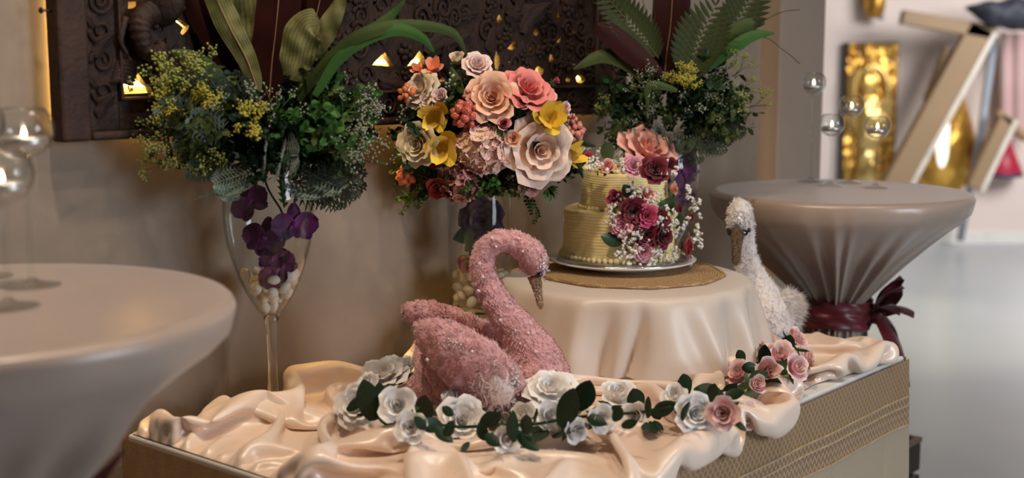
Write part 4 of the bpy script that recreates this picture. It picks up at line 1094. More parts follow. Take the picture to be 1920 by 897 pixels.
STYLES = {
    'full': [(2, 0.0, 1.7, 0.50, 0.06), (3, 0.06, 1.25, 0.60, 0.05), (4, 0.20, 1.05, 0.70, 0.03), (5, 0.38, 0.95, 0.82, 0.0), (5, 0.60, 0.88, 0.94, -0.04), (5, 0.86, 0.82, 1.0, -0.10)],
    'open': [(3, 0.04, 1.25, 0.50, 0.06), (4, 0.22, 1.05, 0.66, 0.03), (5, 0.48, 0.92, 0.84, 0.0), (5, 0.76, 0.85, 0.98, -0.06), (5, 0.95, 0.80, 1.06, -0.14)],
    'bud': [(2, 0.0, 1.9, 0.70, 0.08), (3, 0.05, 1.3, 0.86, 0.03), (3, 0.16, 1.15, 1.0, -0.02), (3, 0.34, 1.0, 1.08, -0.06)],
    'garland': [(2, 0.0, 1.9, 0.62, 0.08), (3, 0.10, 1.2, 0.76, 0.04), (4, 0.32, 1.0, 0.92, -0.02), (4, 0.62, 0.92, 1.04, -0.08)],
}
def put_petals(parent, style, mat, core, seed):
    ang = seed * 1.7
    L_ = STYLES[style]
    for li, (n, o, A, sc_, dz) in enumerate(L_):
        for k in range(n):
            me_ = petal_mesh(o, A, (k + li) % 3, core if (core and li < 2) else mat)
            inst('petal', me_, parent, (0, 0, dz), Quaternion((0, 0, 1), ang + 2 * PI * k / n), (sc_, sc_, sc_ * (1.0 if li else 1.05)))
        ang += 1.05
RMESH = {}
def rose_mesh(style, mat, core, seed):
    """all petals of a small rose in one mesh"""
    k = (style, mat.name, core.name if core else '', seed)
    if k in RMESH: return RMESH[k]
    V, F, G = [], [], []; ang = seed * 1.7
    for li, (n, o, A, sc_, dz) in enumerate(STYLES[style]):
        for q in range(n):
            (pv, pf), g = petal_grid(o, A, (q + li) % 3, 6, 5)
            Mx = Matrix.Translation((0, 0, dz)) @ Matrix.Rotation(ang + 2 * PI * q / n, 4, 'Z') @ Matrix.Diagonal((sc_, sc_, sc_, 1))
            b_ = len(V); V += [Mx @ v for v in pv]; F += [tuple(i + b_ for i in f) for f in pf]; G += g
        ang += 1.05
    RMESH[k] = mesh('petals', (V, F), mat, True, G); return RMESH[k]
LEAFG = pm('dark_green_leaf', (0.022, 0.050, 0.022), 0.42, (0.012, 0.030, 0.016), 30.0, spec=0.15)
LEAFG2 = pm('mid_green_leaf', (0.055, 0.115, 0.030), 0.45, (0.03, 0.07, 0.02), 30.0, spec=0.15)
sep = []
for k in range(5):
    a = k * 2 * PI / 5
    sep.append(xf(grid(lambda s, t: Vector(((s - 0.5) * 0.34 * math.sin(PI * min(1, 0.25 + 0.75 * t)) , 0.1 + 0.75 * t, -0.10 - 0.10 * math.sin(t * 3))), 3, 5), Matrix.Rotation(a, 4, 'Z')))
SEPAL = mesh('sepals', merge(lathe([(0, -0.24), (0.12, -0.2), (0.16, -0.1), (0.1, 0.0)], 8), *sep), LEAFG2)
def rose(name, label, cat, pos, face, size, mat, style='full', core=None, group=None, stem_to=None, parts=True, seed=None):
    seed = RND.randrange(100) if seed is None else seed
    t = thing(name, label, cat, pos, group, zq(face, seed), size)
    if parts: put_petals(t, style, mat, core, seed)
    else: inst('petals', rose_mesh(style, mat, core, seed % 3), t)
    inst('sepals', SEPAL, t)
    if stem_to is not None: add_stem(t, stem_to)
    return t
def add_stem(t, to):
    q = t.rotation_quaternion; f = q @ Vector((0, 0, 1)); p = Vector(t.location)
    s = t.scale[0]
    path = [p - f * s * 0.15, p - f * s * 0.8, (p * 0.45 + Vector(to) * 0.55) - f * s * 0.3, Vector(to)]
    ob('stem', sweep(spline(path, 10), 0.0016, n=5), STEM, t)
def petalmat(name, base, tip, a=0.35, c=0.95, rough=0.55):
    return pm(name, base, rough, tuple(x * 0.88 for x in base), 5.0, 2, spec=0.3, sheen=0.2, grad=(tip, a, c), sub=0.0)
PEACH = petalmat('peach_petal', (0.84, 0.42, 0.20), (0.88, 0.56, 0.42))
CORAL = petalmat('coral_petal', (0.66, 0.12, 0.10), (0.78, 0.26, 0.24))
BLUSH = petalmat('blush_petal', (0.84, 0.52, 0.38), (0.87, 0.68, 0.57))
CREAM = petalmat('cream_petal', (0.80, 0.62, 0.32), (0.86, 0.74, 0.50))
PALEP = petalmat('pale_pink_petal', (0.80, 0.55, 0.50), (0.84, 0.66, 0.62))
IVORY = petalmat('ivory_petal', (0.78, 0.62, 0.42), (0.84, 0.74, 0.60))
PINKB = petalmat('pink_edged_petal', (0.72, 0.20, 0.24), (0.84, 0.52, 0.50))
CRIM = petalmat('crimson_petal', (0.34, 0.012, 0.035), (0.42, 0.025, 0.055))
YELL = petalmat('yellow_petal', (0.74, 0.42, 0.02), (0.82, 0.58, 0.05))
ORAN = petalmat('orange_coral_petal', (0.72, 0.16, 0.05), (0.82, 0.38, 0.22))
REDP = petalmat('red_petal', (0.30, 0.015, 0.02), (0.42, 0.04, 0.04))
HYDR = petalmat('hydrangea_petal', (0.86, 0.66, 0.46), (0.84, 0.50, 0.48))
MAUVE = petalmat('mauve_petal', (0.52, 0.22, 0.20), (0.62, 0.32, 0.30))
WROSE = petalmat('white_silk_petal', (0.88, 0.83, 0.79), (0.92, 0.89, 0.86))
PROSE = petalmat('pink_silk_petal', (0.80, 0.36, 0.38), (0.86, 0.62, 0.58), 0.3, 0.8)
SALM = petalmat('salmon_petal', (0.80, 0.30, 0.24), (0.85, 0.46, 0.38))
ROSY = petalmat('rose_pink_petal', (0.66, 0.20, 0.30), (0.78, 0.38, 0.46))
HOTP = petalmat('hot_pink_petal', (0.50, 0.03, 0.10), (0.62, 0.08, 0.17))
DRED = petalmat('dark_red_rose_petal', (0.10, 0.002, 0.009), (0.16, 0.005, 0.018))
PURP = petalmat('dark_purple_petal', (0.020, 0.010, 0.045), (0.035, 0.018, 0.07))
ORCH = petalmat('orchid_petal', (0.24, 0.04, 0.19), (0.085, 0.004, 0.062), 0.1, 0.5)

# loose flower shapes in one mesh each -------------------------------------------------
def simple_petal(L_, W_, cup, seed, notch=0.0, nv=6, nw=5):
    def fn(s, t):
        x = 2 * s - 1
        wd = W_ * max(0.0, math.sin(PI * min(1.0, 0.08 + t * 0.86)) ** 0.7)
        return Vector((x * wd, L_ * t * (1 - notch * (1 - x * x) * t ** 4), cup * t * t + 0.18 * W_ * x * x + 0.06 * math.sin(4 * x + seed) * t))
    return grid(fn, nw, nv), [j / (nv - 1) for j in range(nv) for i in range(nw)]
def freesia(name, label, pos, face, size, mat, stem_to, group=None):
    t = thing(name, label, 'flower', pos, group, zq(face, RND.uniform(0, 6)), size)
    for lay, (cup, L_, dz, n) in enumerate(((1.0, 0.75, 0.0, 3), (0.55, 1.0, -0.05, 3))):
        VF, g = simple_petal(L_, 0.46, cup, lay)
        me_ = mesh('petal', VF, mat, True, g)
        for k in range(n): inst('petal', me_, t, (0, 0, dz), Quaternion((0, 0, 1), 2 * PI * k / n + lay * PI / 3))
    ob('throat', lathe([(0.02, -0.7), (0.08, -0.5), (0.12, -0.2), (0.2, 0.05), (0.16, 0.1), (0.04, -0.1)], 10), mat, t, world=False)
    if stem_to is not None: add_stem(t, stem_to)
    return t
def floret(r):
    out = []
    for k in range(4):
        VF, g = simple_petal(r, r * 0.62, r * 0.25, k, 0.1, 4, 4); out.append((xf(VF, Matrix.Rotation(k * PI / 2, 4, 'Z')), g))
    G = sum((g for _, g in out), []); return merge(*[v for v, _ in out]), G
def hydrangea(label, pos, face, size, mat, stem_to, n=30, squash=0.75):
    t = thing('hydrangea_head', label, 'flower', pos, None, zq(face), size)
    VF, G = floret(0.36); me_ = mesh('floret', VF, mat, True, G)
    k = 0
    for i in range(n * 2):
        z = 1 - (i + 0.5) / n
        if z < -0.35: break
        a = i * 2.39996; r = math.sqrt(max(0, 1 - z * z)); d = Vector((r * math.cos(a), r * math.sin(a), z * squash))
        inst('floret', me_, t, d * RND.uniform(0.68, 0.86), zq(d + Vector((RND.gauss(0, .2), RND.gauss(0, .2), 0.2)), RND.uniform(0, 3)), RND.uniform(0.85, 1.15))
    ob('flower_core', xf(ico(2, 0.55), Matrix.Identity(4)), LEAFG2, t, world=False)
    if stem_to is not None: add_stem(t, stem_to)
    return t
BERRY = pm('red_berry', (0.46, 0.05, 0.05), 0.25, (0.62, 0.20, 0.12), 9.0, coat=0.3)
BERRYO = pm('orange_berry', (0.60, 0.09, 0.04), 0.3, (0.72, 0.26, 0.10), 9.0, coat=0.2)
BERRYP = pm('pink_berry', (0.66, 0.30, 0.24), 0.35, (0.50, 0.16, 0.12), 9.0)
def berries(name, label, pos, face, size, mat, stem_to, n=14, br=0.28):
    t = thing(name, label, 'berry sprig', pos, None, zq(face), size)
    me_ = mesh('berry', merge(xf(ball(7), Matrix.Diagonal((br, br, br * 1.1, 1))), lathe([(br * 0.3, br * 1.0), (br * 0.25, br * 1.2), (0, br * 1.1)], 6)), mat)
    for i in range(n):
        z = 1 - 1.5 * (i + 0.5) / n; a = i * 2.39996; r = math.sqrt(max(0, 1 - z * z)); d = Vector((r * math.cos(a), r * math.sin(a), z))
        inst('berry', me_, t, d * RND.uniform(0.62, 0.8), zq(d), RND.uniform(0.8, 1.15))
    tw = []
    for i in range(n):
        z = 1 - 1.5 * (i + 0.5) / n; a = i * 2.39996; r = math.sqrt(max(0, 1 - z * z)); tw.append(sweep([(0, 0, -0.5), Vector((r * math.cos(a), r * math.sin(a), z)) * 0.6], 0.04, n=4))
    ob('twigs', merge(*tw), STEM, t, world=False)
    if stem_to is not None: add_stem(t, stem_to)
    return t
# foliage prototypes: unit length, growing along +Z, facing +Y -----------------------------
def blade(L_, W_, bend, fold=0.25, nv=14, nw=5, tip=1.0, twist=0.0, wave=0.0):
    def fn(s, t):
        x = 2 * s - 1
        wd = W_ * max(0.0, math.sin(PI * min(1, 0.06 + t * 0.94)) ** 0.75) * (1 - 0.25 * t * tip)
        a = bend * t; tw = twist * t
        zz_ = L_ * (math.sin(a) / a if abs(bend) > 1e-3 and a else 1) * t if abs(bend) > 1e-3 else L_ * t
        yy_ = L_ * ((1 - math.cos(bend * t)) / bend if abs(bend) > 1e-3 else 0)
        zz_ = L_ * (math.sin(bend * t) / bend if abs(bend) > 1e-3 else t)
        return Vector((x * wd * math.cos(tw), yy_ * -1 + fold * wd * abs(x) + x * wd * math.sin(tw) + wave * W_ * math.sin(t * 14 + 2 * x) * abs(x), zz_))
    return grid(fn, nw, nv)
def dusty(seed):
    """lobed silver leaf"""
    rr = random.Random(seed); parts = [sweep([(0, 0, 0), (0, -0.02, 0.5), (0, -0.10, 1.0)], [0.018, 0.014, 0.006], n=4)]
    bend = lambda z: -0.10 * z * z
    for k in range(9):
        z = 0.16 + 0.80 * k / 8; ln = 0.34 * math.sin(PI * (0.25 + 0.68 * k / 8)) ** 0.8 + 0.05
        for s in (-1, 1):
            for j, (off, l2, w_) in enumerate(((0, 1.0, 0.020), (0.35, 0.50, 0.015), (0.65, 0.42, 0.014))):
                for sg in ((0,) if j == 0 else (-1, 1)):
                    o_ = Vector((s * ln * off * 0.75, bend(z) - 0.05 * off * ln, z + ln * off * 0.66))
                    d = Vector((s * 0.75, -0.05, 0.66)).normalized()
                    if sg: d = (d + Vector((-s * 0.5, 0, 0.75)) * sg * 0.9).normalized()
                    l3 = ln * l2 * rr.uniform(0.85, 1.1); p = d.cross(Vector((0, 1, 0))).normalized()
                    V = [o_ - p * w_ * 0.7, o_ + p * w_ * 0.7, o_ + d * l3 * 0.7 + p * w_ + Vector((0, -0.02, 0)), o_ + d * l3 + Vector((0, -0.04, 0)), o_ + d * l3 * 0.7 - p * w_ + Vector((0, -0.02, 0))]
                    parts.append((V, [(0, 1, 2, 4), (4, 2, 3)]))
    return merge(*parts)
def bushy(seed, n=46, lw=0.045):
    rr = random.Random(seed); parts = []
    for b_ in range(7):
        a = rr.uniform(0, 2 * PI); tl_ = rr.uniform(0.15, 0.75); d = Vector((math.cos(a) * tl_, math.sin(a) * tl_, 1)).normalized() * rr.uniform(0.75, 1.05)
        parts.append(sweep([(0, 0, 0), d * 0.5 + Vector((0, 0, 0.05)), d], [0.012, 0.009, 0.004], n=4))
        for k in range(n // 4):
            t = rr.uniform(0.35, 1.0); p = d * t; q = Vector((rr.gauss(0, 1), rr.gauss(0, 1), rr.gauss(0.4, 0.8))).normalized(); ln = rr.uniform(0.10, 0.18)
            s = q.cross(Vector((rr.gauss(0, 1), rr.gauss(0, 1), rr.gauss(0, 1)))).normalized() * lw; nn = q.cross(s).normalized() * 0.015
            parts.append(([p, p + q * ln * 0.4 + s + nn, p + q * ln * 0.85 + s * 0.7, p + q * ln, p + q * ln * 0.85 - s * 0.7, p + q * ln * 0.4 - s + nn], [(0, 1, 2, 5), (5, 2, 4), (4, 2, 3)]))
    return merge(*parts)
def umbel(seed, nb=9, per=14, spread=0.55, br=0.022):
    """branching stems and the points of the tiny blossoms"""
    rr = random.Random(seed); st, P_, R_ = [], [], []
    for b_ in range(nb):
        a = rr.uniform(0, 2 * PI); tl_ = spread * math.sqrt(rr.random()); d = Vector((math.cos(a) * tl_, math.sin(a) * tl_, 1)).normalized() * rr.uniform(0.6, 0.98)
        st.append(sweep([(0, 0, 0), Vector((0, 0, 0.3)) + d * 0.15, d], [0.010, 0.008, 0.004], n=4))
        for k in range(per):
            q = Vector((rr.gauss(0, 1), rr.gauss(0, 1), rr.gauss(0.3, 0.8))).normalized() * rr.uniform(0.04, 0.14)
            if k % 3 == 0: st.append(sweep([d * 0.9, d + q], 0.004, n=3))
            P_.append(d + q); R_.append(br * rr.uniform(0.7, 1.3))
    return merge(*st), blobs(P_, R_)
SILV = pm('silver_green_leaf', (0.19, 0.265, 0.215), 0.7, (0.12, 0.18, 0.14), 12.0, sheen=0.3, spec=0.15)
SILV2 = pm('dark_silver_green_leaf', (0.085, 0.13, 0.085), 0.7, (0.05, 0.085, 0.055), 12.0, sheen=0.2, spec=0.15)
BRIGHT = pm('bright_green_leaf', (0.055, 0.15, 0.030), 0.5, (0.03, 0.085, 0.018), 12.0, spec=0.15)
MOSS = pm('olive_green_leaf', (0.07, 0.095, 0.025), 0.55, (0.035, 0.05, 0.015), 14.0, spec=0.15)
FERNG = pm('fern_green', (0.040, 0.050, 0.016), 0.6, (0.024, 0.032, 0.010), 9.0, spec=0.15)
m, nt, b = nodes('olive_cream_leaf'); L = nt.links
at = N(nt, 'ShaderNodeAttribute', attribute_name='g')
mu = N(nt, 'ShaderNodeMath', operation='MULTIPLY'); mu.inputs[1].default_value = 62.0; L.new(at.outputs['Fac'], mu.inputs[0])
si = N(nt, 'ShaderNodeMath', operation='SINE'); L.new(mu.outputs[0], si.inputs[0])
tc = N(nt, 'ShaderNodeTexCoord'); nz = N(nt, 'ShaderNodeTexNoise'); nz.inputs['Scale'].default_value = 30; L.new(tc.outputs['Object'], nz.inputs['Vector'])
ad = N(nt, 'ShaderNodeMath', operation='MULTIPLY_ADD'); ad.inputs[1].default_value = 0.09; L.new(si.outputs[0], ad.inputs[0]); L.new(nz.outputs['Fac'], ad.inputs[2])
cr = N(nt, 'ShaderNodeValToRGB'); cr.color_ramp.elements[0].position = 0.3; cr.color_ramp.elements[0].color = (0.062, 0.068, 0.020, 1); cr.color_ramp.elements[1].position = 0.72; cr.color_ramp.elements[1].color = (0.19, 0.18, 0.075, 1)
L.new(ad.outputs[0], cr.inputs['Fac']); L.new(cr.outputs['Color'], b.inputs['Base Color']); b.inputs['Roughness'].default_value = 0.55; b.inputs['Specular IOR Level'].default_value = 0.15
bp = N(nt, 'ShaderNodeBump'); bp.inputs['Strength'].default_value = 0.3; bp.inputs['Distance'].default_value = 0.004; L.new(ad.outputs[0], bp.inputs['Height']); L.new(bp.outputs['Normal'], b.inputs['Normal'])
OLIVE = m
MAROON = pm('maroon_leaf', (0.030, 0.006, 0.005), 0.5, (0.017, 0.004, 0.004), 10.0, spec=0.15)
STRAPG = pm('strap_leaf_green', (0.052, 0.078, 0.024), 0.45, (0.03, 0.052, 0.014), 9.0, spec=0.15)
STRAPB = pm('fresh_green_leaf', (0.046, 0.118, 0.03), 0.42, (0.03, 0.085, 0.02), 9.0, spec=0.15)
TWH = pm('tiny_white_blossom', (0.42, 0.43, 0.35), 0.6, (0.26, 0.29, 0.20), 40.0)
TYE = pm('tiny_yellow_blossom', (0.58, 0.50, 0.06), 0.6, (0.40, 0.36, 0.04), 40.0)
TYG = pm('tiny_lime_blossom', (0.36, 0.38, 0.09), 0.6, (0.24, 0.27, 0.06), 40.0)
GYP = pm('white_gypsophila', (0.86, 0.83, 0.78), 0.6, (0.80, 0.76, 0.70), 40.0)
DUSTY = [mesh('leaf', dusty(k), SILV, False) for k in range(3)]; DUSTD = [mesh('leaf', dusty(k + 5), SILV2, False) for k in range(2)]
BUSHB = [mesh('leaves', bushy(k), BRIGHT, False) for k in range(3)]; BUSHD = [mesh('leaves', bushy(k + 7), MOSS, False) for k in range(3)]
BUSHK = [mesh('leaves', bushy(k + 17, 60, 0.06), LEAFG, False) for k in range(3)]
UMB = {}
for nm, mt_, kw in (('white', TWH, dict(nb=7, per=9, spread=0.6, br=0.020)), ('yellow', TYE, dict(nb=12, per=18, spread=0.5, br=0.026)), ('lime', TYG, dict(nb=7, per=12, spread=0.45)), ('gyp', GYP, dict(nb=8, per=3, spread=1.0, br=0.11))):
    UMB[nm] = []
    for k in range(3):
        a, c_ = umbel(k * 7 + len(nm), **kw); UMB[nm].append((mesh('stems', a, STEM), mesh('blossoms', c_, mt_)))
def sprig(kind, label, group, base, tip, rnd, spin=None, scale=None):
    d = tip - base; ln = (scale or d.length)
    q = zq(d, rnd.uniform(0, 6) if spin is None else spin)
    if kind in UMB:
        a, c_ = rnd.choice(UMB[kind])
        t = thing('blossom_sprig', label, 'sprig', base, group, q, ln)
        inst('stems', a, t); o = inst('blossoms', c_, t); o['kind'] = 'stuff'
        return t
    if kind in ('dusty', 'dustd'):
        me_ = rnd.choice(DUSTY if kind == 'dusty' else DUSTD); o = inst('silver_leaf', me_, None, base, faceq(d, rnd), ln)
        return tag(o, label, 'leaf', group)
    me_ = rnd.choice({'bright': BUSHB, 'moss': BUSHD, 'dark': BUSHK}[kind])
    return tag(inst('leafy_sprig', me_, None, base, q, ln), label, 'sprig', group)
def faceq(d, rnd=None, toward=Vector((0, -1, 0.15)), roll=0.35):
    """+Z along d, +Y turned as far as possible away from the viewer side so that the blade's face shows"""
    z = d.normalized(); y = -(toward - z * toward.dot(z)); 
    if y.length < 1e-3: y = Vector((1, 0, 0))
    y.normalize(); x = y.cross(z)
    q = Matrix((x, y, z)).transposed().to_quaternion()
    return q @ Quaternion((0, 0, 1), rnd.gauss(0, roll) if rnd else 0)
def leafblade(name, label, group, px, Y, wpx, mat, fold=0.2, wave=0.0, nv=22, tipw=1.0, facing=Vector((0, -1, 0.2)), dY=None, midrib=None, wprof=None):
    """a broad or strap leaf along picture points at given depths"""
    pts = [atY(x, y, Y + (dY[i] if dY else 0)) for i, (x, y) in enumerate(px)]
    q = [Vector(p) for p in spline(pts, nv)]; W_ = wpx * Y / FPX * 0.5
    V, nw = [], 7
    for k in range(nv):
        t = k / (nv - 1); tg = (q[min(k + 1, nv - 1)] - q[max(k - 1, 0)]).normalized()
        s = tg.cross(facing).normalized(); nn = s.cross(tg).normalized()
        wd = W_ * (max(0.03, math.sin(PI * min(1, 0.10 + 0.90 * t))) ** 0.65 if wprof is None else float(np.interp(t, *wprof)))
        for i in range(nw):
            x = 2 * i / (nw - 1) - 1
            V.append(q[k] + s * (x * wd) - nn * (fold * wd * abs(x) - wave * wd * math.sin(t * 19 + 3 * x)))
    F = [(j * nw + i, j * nw + i + 1, (j + 1) * nw + i + 1, (j + 1) * nw + i) for j in range(nv - 1) for i in range(nw - 1)]
    t = thing(name, label, 'leaf', pts[0], group)
    ob('blade', (V, F), mat, t, g=[i / (nw - 1) for k in range(nv) for i in range(nw)])
    if midrib is not None: ob('midrib', sweep([q[k] - (q[k] - CAM).normalized() * -0.0 + Vector((0, -0.001, 0)) for k in range(nv - 1)], [0.0016 * (1 - 0.7 * k / nv) for k in range(nv - 1)], n=5), midrib, t)
    return t
def fern(label, group, px, Y, wpx, mat, n=17, dY=None):
    pts = [atY(x, y, Y + (dY[i] if dY else 0)) for i, (x, y) in enumerate(px)]
    q = [Vector(p) for p in spline(pts, 2 * n)]
    t = thing('fern_frond', label, 'fern', pts[0], group)
    ob('rachis', sweep(q, [0.0016 * (1 - 0.7 * k / (2 * n)) for k in range(2 * n)], n=5), STEM, t)
    key = ('leaflet', mat.name)
    if key not in PCACHE: PCACHE[key] = mesh('leaflet', blade(1.0, 0.13, 0.5, 0.25, 7, 3), mat)
    W_ = wpx * Y / FPX * 0.5; ti = t.matrix_basis.inverted()
    for k in range(1, 2 * n - 1):
        tt = k / (2 * n); tg = (q[k + 1] - q[k - 1]).normalized()
        ln = W_ * math.sin(PI * min(1, 0.18 + 0.80 * tt)) ** 0.8
        side = tg.cross(Vector((0, -1, 0.2))).normalized() * (1 if k % 2 else -1)
        inst('leaflet', PCACHE[key], t, ti @ q[k], faceq(side * 0.85 + tg * 0.5), ln)
    o = inst('leaflet', PCACHE[key], t, ti @ q[-2], faceq(q[-1] - q[-2]), W_ * 0.3)
    return t
# ================================================================== arrangements
def offwall(p, off=0.09):
    if p.z < PZ0 - 0.03: off = 0.02
    k = p.dot(ND) - (NW - off)
    if k <= 0: return p
    d = p - CAM; s = (NW - off - CAM.dot(ND)) / d.dot(ND)
    return CAM + d * s
RA = random.Random(77)
# ---------------- left arrangement in the flute by the wall
TOP1 = P1(513, 300)
Y1 = FL1.y - 0.02
GL = 'greenery in the flute vase by the wall'
def many(kind, label, group, pts, top, Y, scale_f=1.0, depth=0.10, rnd=RA, jitter=14):
    for (x, y, *r) in pts:
        dy = r[0] if r else rnd.uniform(-depth, 0.02)
        tip = offwall(atY(x, y, Y + dy), 0.10)
        b0 = top + Vector((rnd.uniform(-.03, .03), rnd.uniform(-.03, .02), rnd.uniform(-0.01, 0.02)))
        # foliage clusters sit at the outer part of their stem
        base = b0.lerp(tip, r[1] if len(r) > 1 else 0.35)
        sprig(kind, label, group, base, tip, rnd)
many('dark', 'dark green leafy filler sprig at the heart of the flute vase by the wall', GL + ', dark filler', [(400, 150), (450, 190), (520, 200), (580, 190), (640, 220), (430, 250), (490, 270), (560, 280), (620, 270), (380, 220), (350, 250), (660, 230), (600, 140), (530, 150), (470, 300), (600, 310), (500, 288, -.10, .3), (535, 292, -.10, .3), (560, 300, -.08, .3), (480, 262, -.11, .3), (520, 250, -.13, .35), (545, 262, -.13, .35), (500, 225, -.12, .35), (450, 285, -.10, .3), (655, 285), (400, 280), (665, 255), (550, 230)], TOP1, Y1, depth=0.09)
many('moss', 'olive leafy sprig in the flute vase by the wall', GL + ', olive sprigs', [(330, 200), (300, 220), (360, 150), (410, 190), (340, 270), (310, 250), (670, 210), (690, 258), (682, 300), (670, 320), (650, 140), (698, 235), (400, 120), (300, 190)], TOP1, Y1, depth=0.12)
many('bright', 'bright green small-leaved sprig in the flute vase by the wall', GL + ', bright sprigs', [(600, 130, -.10), (650, 140, -.10), (640, 190, -.12), (600, 200, -.12), (570, 215, -.12), (655, 205, -.12), (560, 160, -.08), (620, 235, -.12), (690, 220, -.1)], TOP1, Y1)
many('dusty', 'silver lobed dusty miller leaf in the flute vase by the wall', GL + ', silver leaves', [(412, 378, -.12, .42), (378, 378, -.12, .5), (446, 372, -.13, .42), (395, 345, -.13, .45), (605, 378, -.11, .38), (645, 362, -.11, .42), (680, 352, -.09, .48), (572, 292, -.17, .40), (540, 305, -.18, .42), (300, 195, -.12, .45), (325, 258, -.12, .5), (385, 130, -.10, .6), (350, 215, -.16, .5), (440, 130, -.08, .5), (510, 290, -.17, .5), (655, 378, -.07, .5), (345, 320, -.1, .55)], TOP1, Y1)
many('dustd', 'dark silver-green lobed leaf in the flute vase by the wall', GL + ', dark silver leaves', [(415, 345, -.05, .2), (625, 360, -.05, .2), (345, 300, -.06, .4), (690, 335, -.06, .35), (330, 160, -.05, .4)], TOP1, Y1)
many('lime', 'lime-green blossom sprig in the flute vase by the wall', GL + ', lime blossoms', [(255, 108, -.12, .62), (290, 115, -.12, .55), (340, 100, -.12, .5), (330, 85, -.10, .55), (250, 310, -.12, .7), (285, 290, -.13, .62), (370, 285, -.14, .45), (330, 300, -.13, .5), (360, 80, -.1, .6), (310, 145, -.1, .55), (275, 235, -.1, .6), (390, 310, -.12, .5), (265, 250, -.1, .65)], TOP1, Y1)
many('yellow', 'yellow blossom sprig in the flute vase by the wall', GL + ', yellow blossoms', [(467, 212, -.19, .62), (300, 165, -.12, .7), (372, 165, -.14, .6), (350, 175, -.12, .6), (292, 192, -.10, .7)], TOP1, Y1)
many('white', 'tiny white blossom sprig in the flute vase by the wall', GL + ', white blossoms', [(505, 168, -.16, .55), (530, 180, -.16, .58), (690, 160, -.10, .62), (710, 185, -.10, .62), (716, 222, -.10, .64), (685, 190, -.12, .6), (708, 250, -.12, .62), (690, 275, -.12, .6), (385, 168, -.14, .65), (285, 258, -.12, .7), (662, 258, -.14, .6)], TOP1, Y1)
LEAFYB = pm('pale_rib', (0.30, 0.16, 0.08), 0.6)
leafblade('broad_leaf', 'olive and cream striped upright leaf in the flute vase by the wall', None, [(485, 175), (462, 110), (425, 40), (394, -40), (380, -120)], Y1 - 0.05, 50, OLIVE, 0.3, 0.04, wprof=([0, .1, .5, .9, 1], [.25, .6, 1, .8, .06]), midrib=LEAFYB)
leafblade('broad_leaf', 'crinkled pale olive leaf curling behind the striped leaf by the wall', None, [(478, 150), (468, 80), (460, 20), (450, -100)], Y1 - 0.03, 95, OLIVE, 0.15, 0.12, wprof=([0, .15, .5, .9, 1], [.15, .5, 1, .8, .08]))
leafblade('broad_leaf', 'wide upright maroon leaf with pale midrib in the flute vase by the wall', None, [(505, 190), (510, 120), (518, 50), (528, -60), (534, -150)], Y1 - 0.045, 88, MAROON, 0.12, 0.03, wprof=([0, .12, .35, .8, 1], [.3, .75, 1, .9, .06]), midrib=LEAFYB)
leafblade('broad_leaf', 'maroon leaf behind the crumpled green leaf in the flute vase', None, [(560, 130), (585, 60), (604, -20), (616, -120)], Y1 - 0.02, 85, MAROON, 0.12, 0.03, wprof=([0, .12, .4, .8, 1], [.3, .75, 1, .9, .06]), midrib=LEAFYB)
leafblade('broad_leaf', 'narrow maroon leaf beside the carved elephant in the flute vase', None, [(440, 150), (410, 90), (375, 30), (345, -20), (330, -60)], Y1 - 0.02, 46, MAROON, 0.2)
leafblade('broad_leaf', 'crumpled wide green leaf folded over in the flute vase by the wall', None, [(545, 150), (555, 110), (562, 75), (575, 48), (600, 42)], Y1 - 0.075, 72, OLIVE, 0.25, 0.10, wprof=([0, .2, .6, .9, 1], [.35, .9, 1, .8, .15]))
leafblade('broad_leaf', 'small pale crinkled leaf above the folded green leaf by the wall', None, [(585, 110), (605, 70), (625, 30), (650, -20)], Y1 - 0.05, 40, OLIVE, 0.2, 0.15)
leafblade('broad_leaf', 'olive green leaf lying low behind the lime blossoms by the wall', None, [(440, 190), (400, 140), (360, 110), (320, 95)], Y1 - 0.06, 36, STRAPG, 0.25)
leafblade('strap_leaf', 'long green strap leaf arching over the rose bouquet', None, [(560, 190), (600, 130), (660, 75), (720, 52), (790, 48), (850, 62), (876, 105)], Y1 - 0.07, 25, STRAPG, 0.15, dY=[0, -.02, -.03, -.03, -.02, -.01, 0.0])
leafblade('strap_leaf', 'fresh green pointed strap leaf curling over the arching one', None, [(590, 180), (635, 110), (690, 70), (745, 55), (790, 70), (814, 98)], Y1 - 0.10, 26, STRAPB, 0.15)
leafblade('strap_leaf', 'dark green strap leaf rising from the flute vase towards the panel', None, [(560, 180), (610, 120), (660, 80), (720, 40), (760, 0)], Y1 - 0.04, 26, LEAFG2, 0.15)
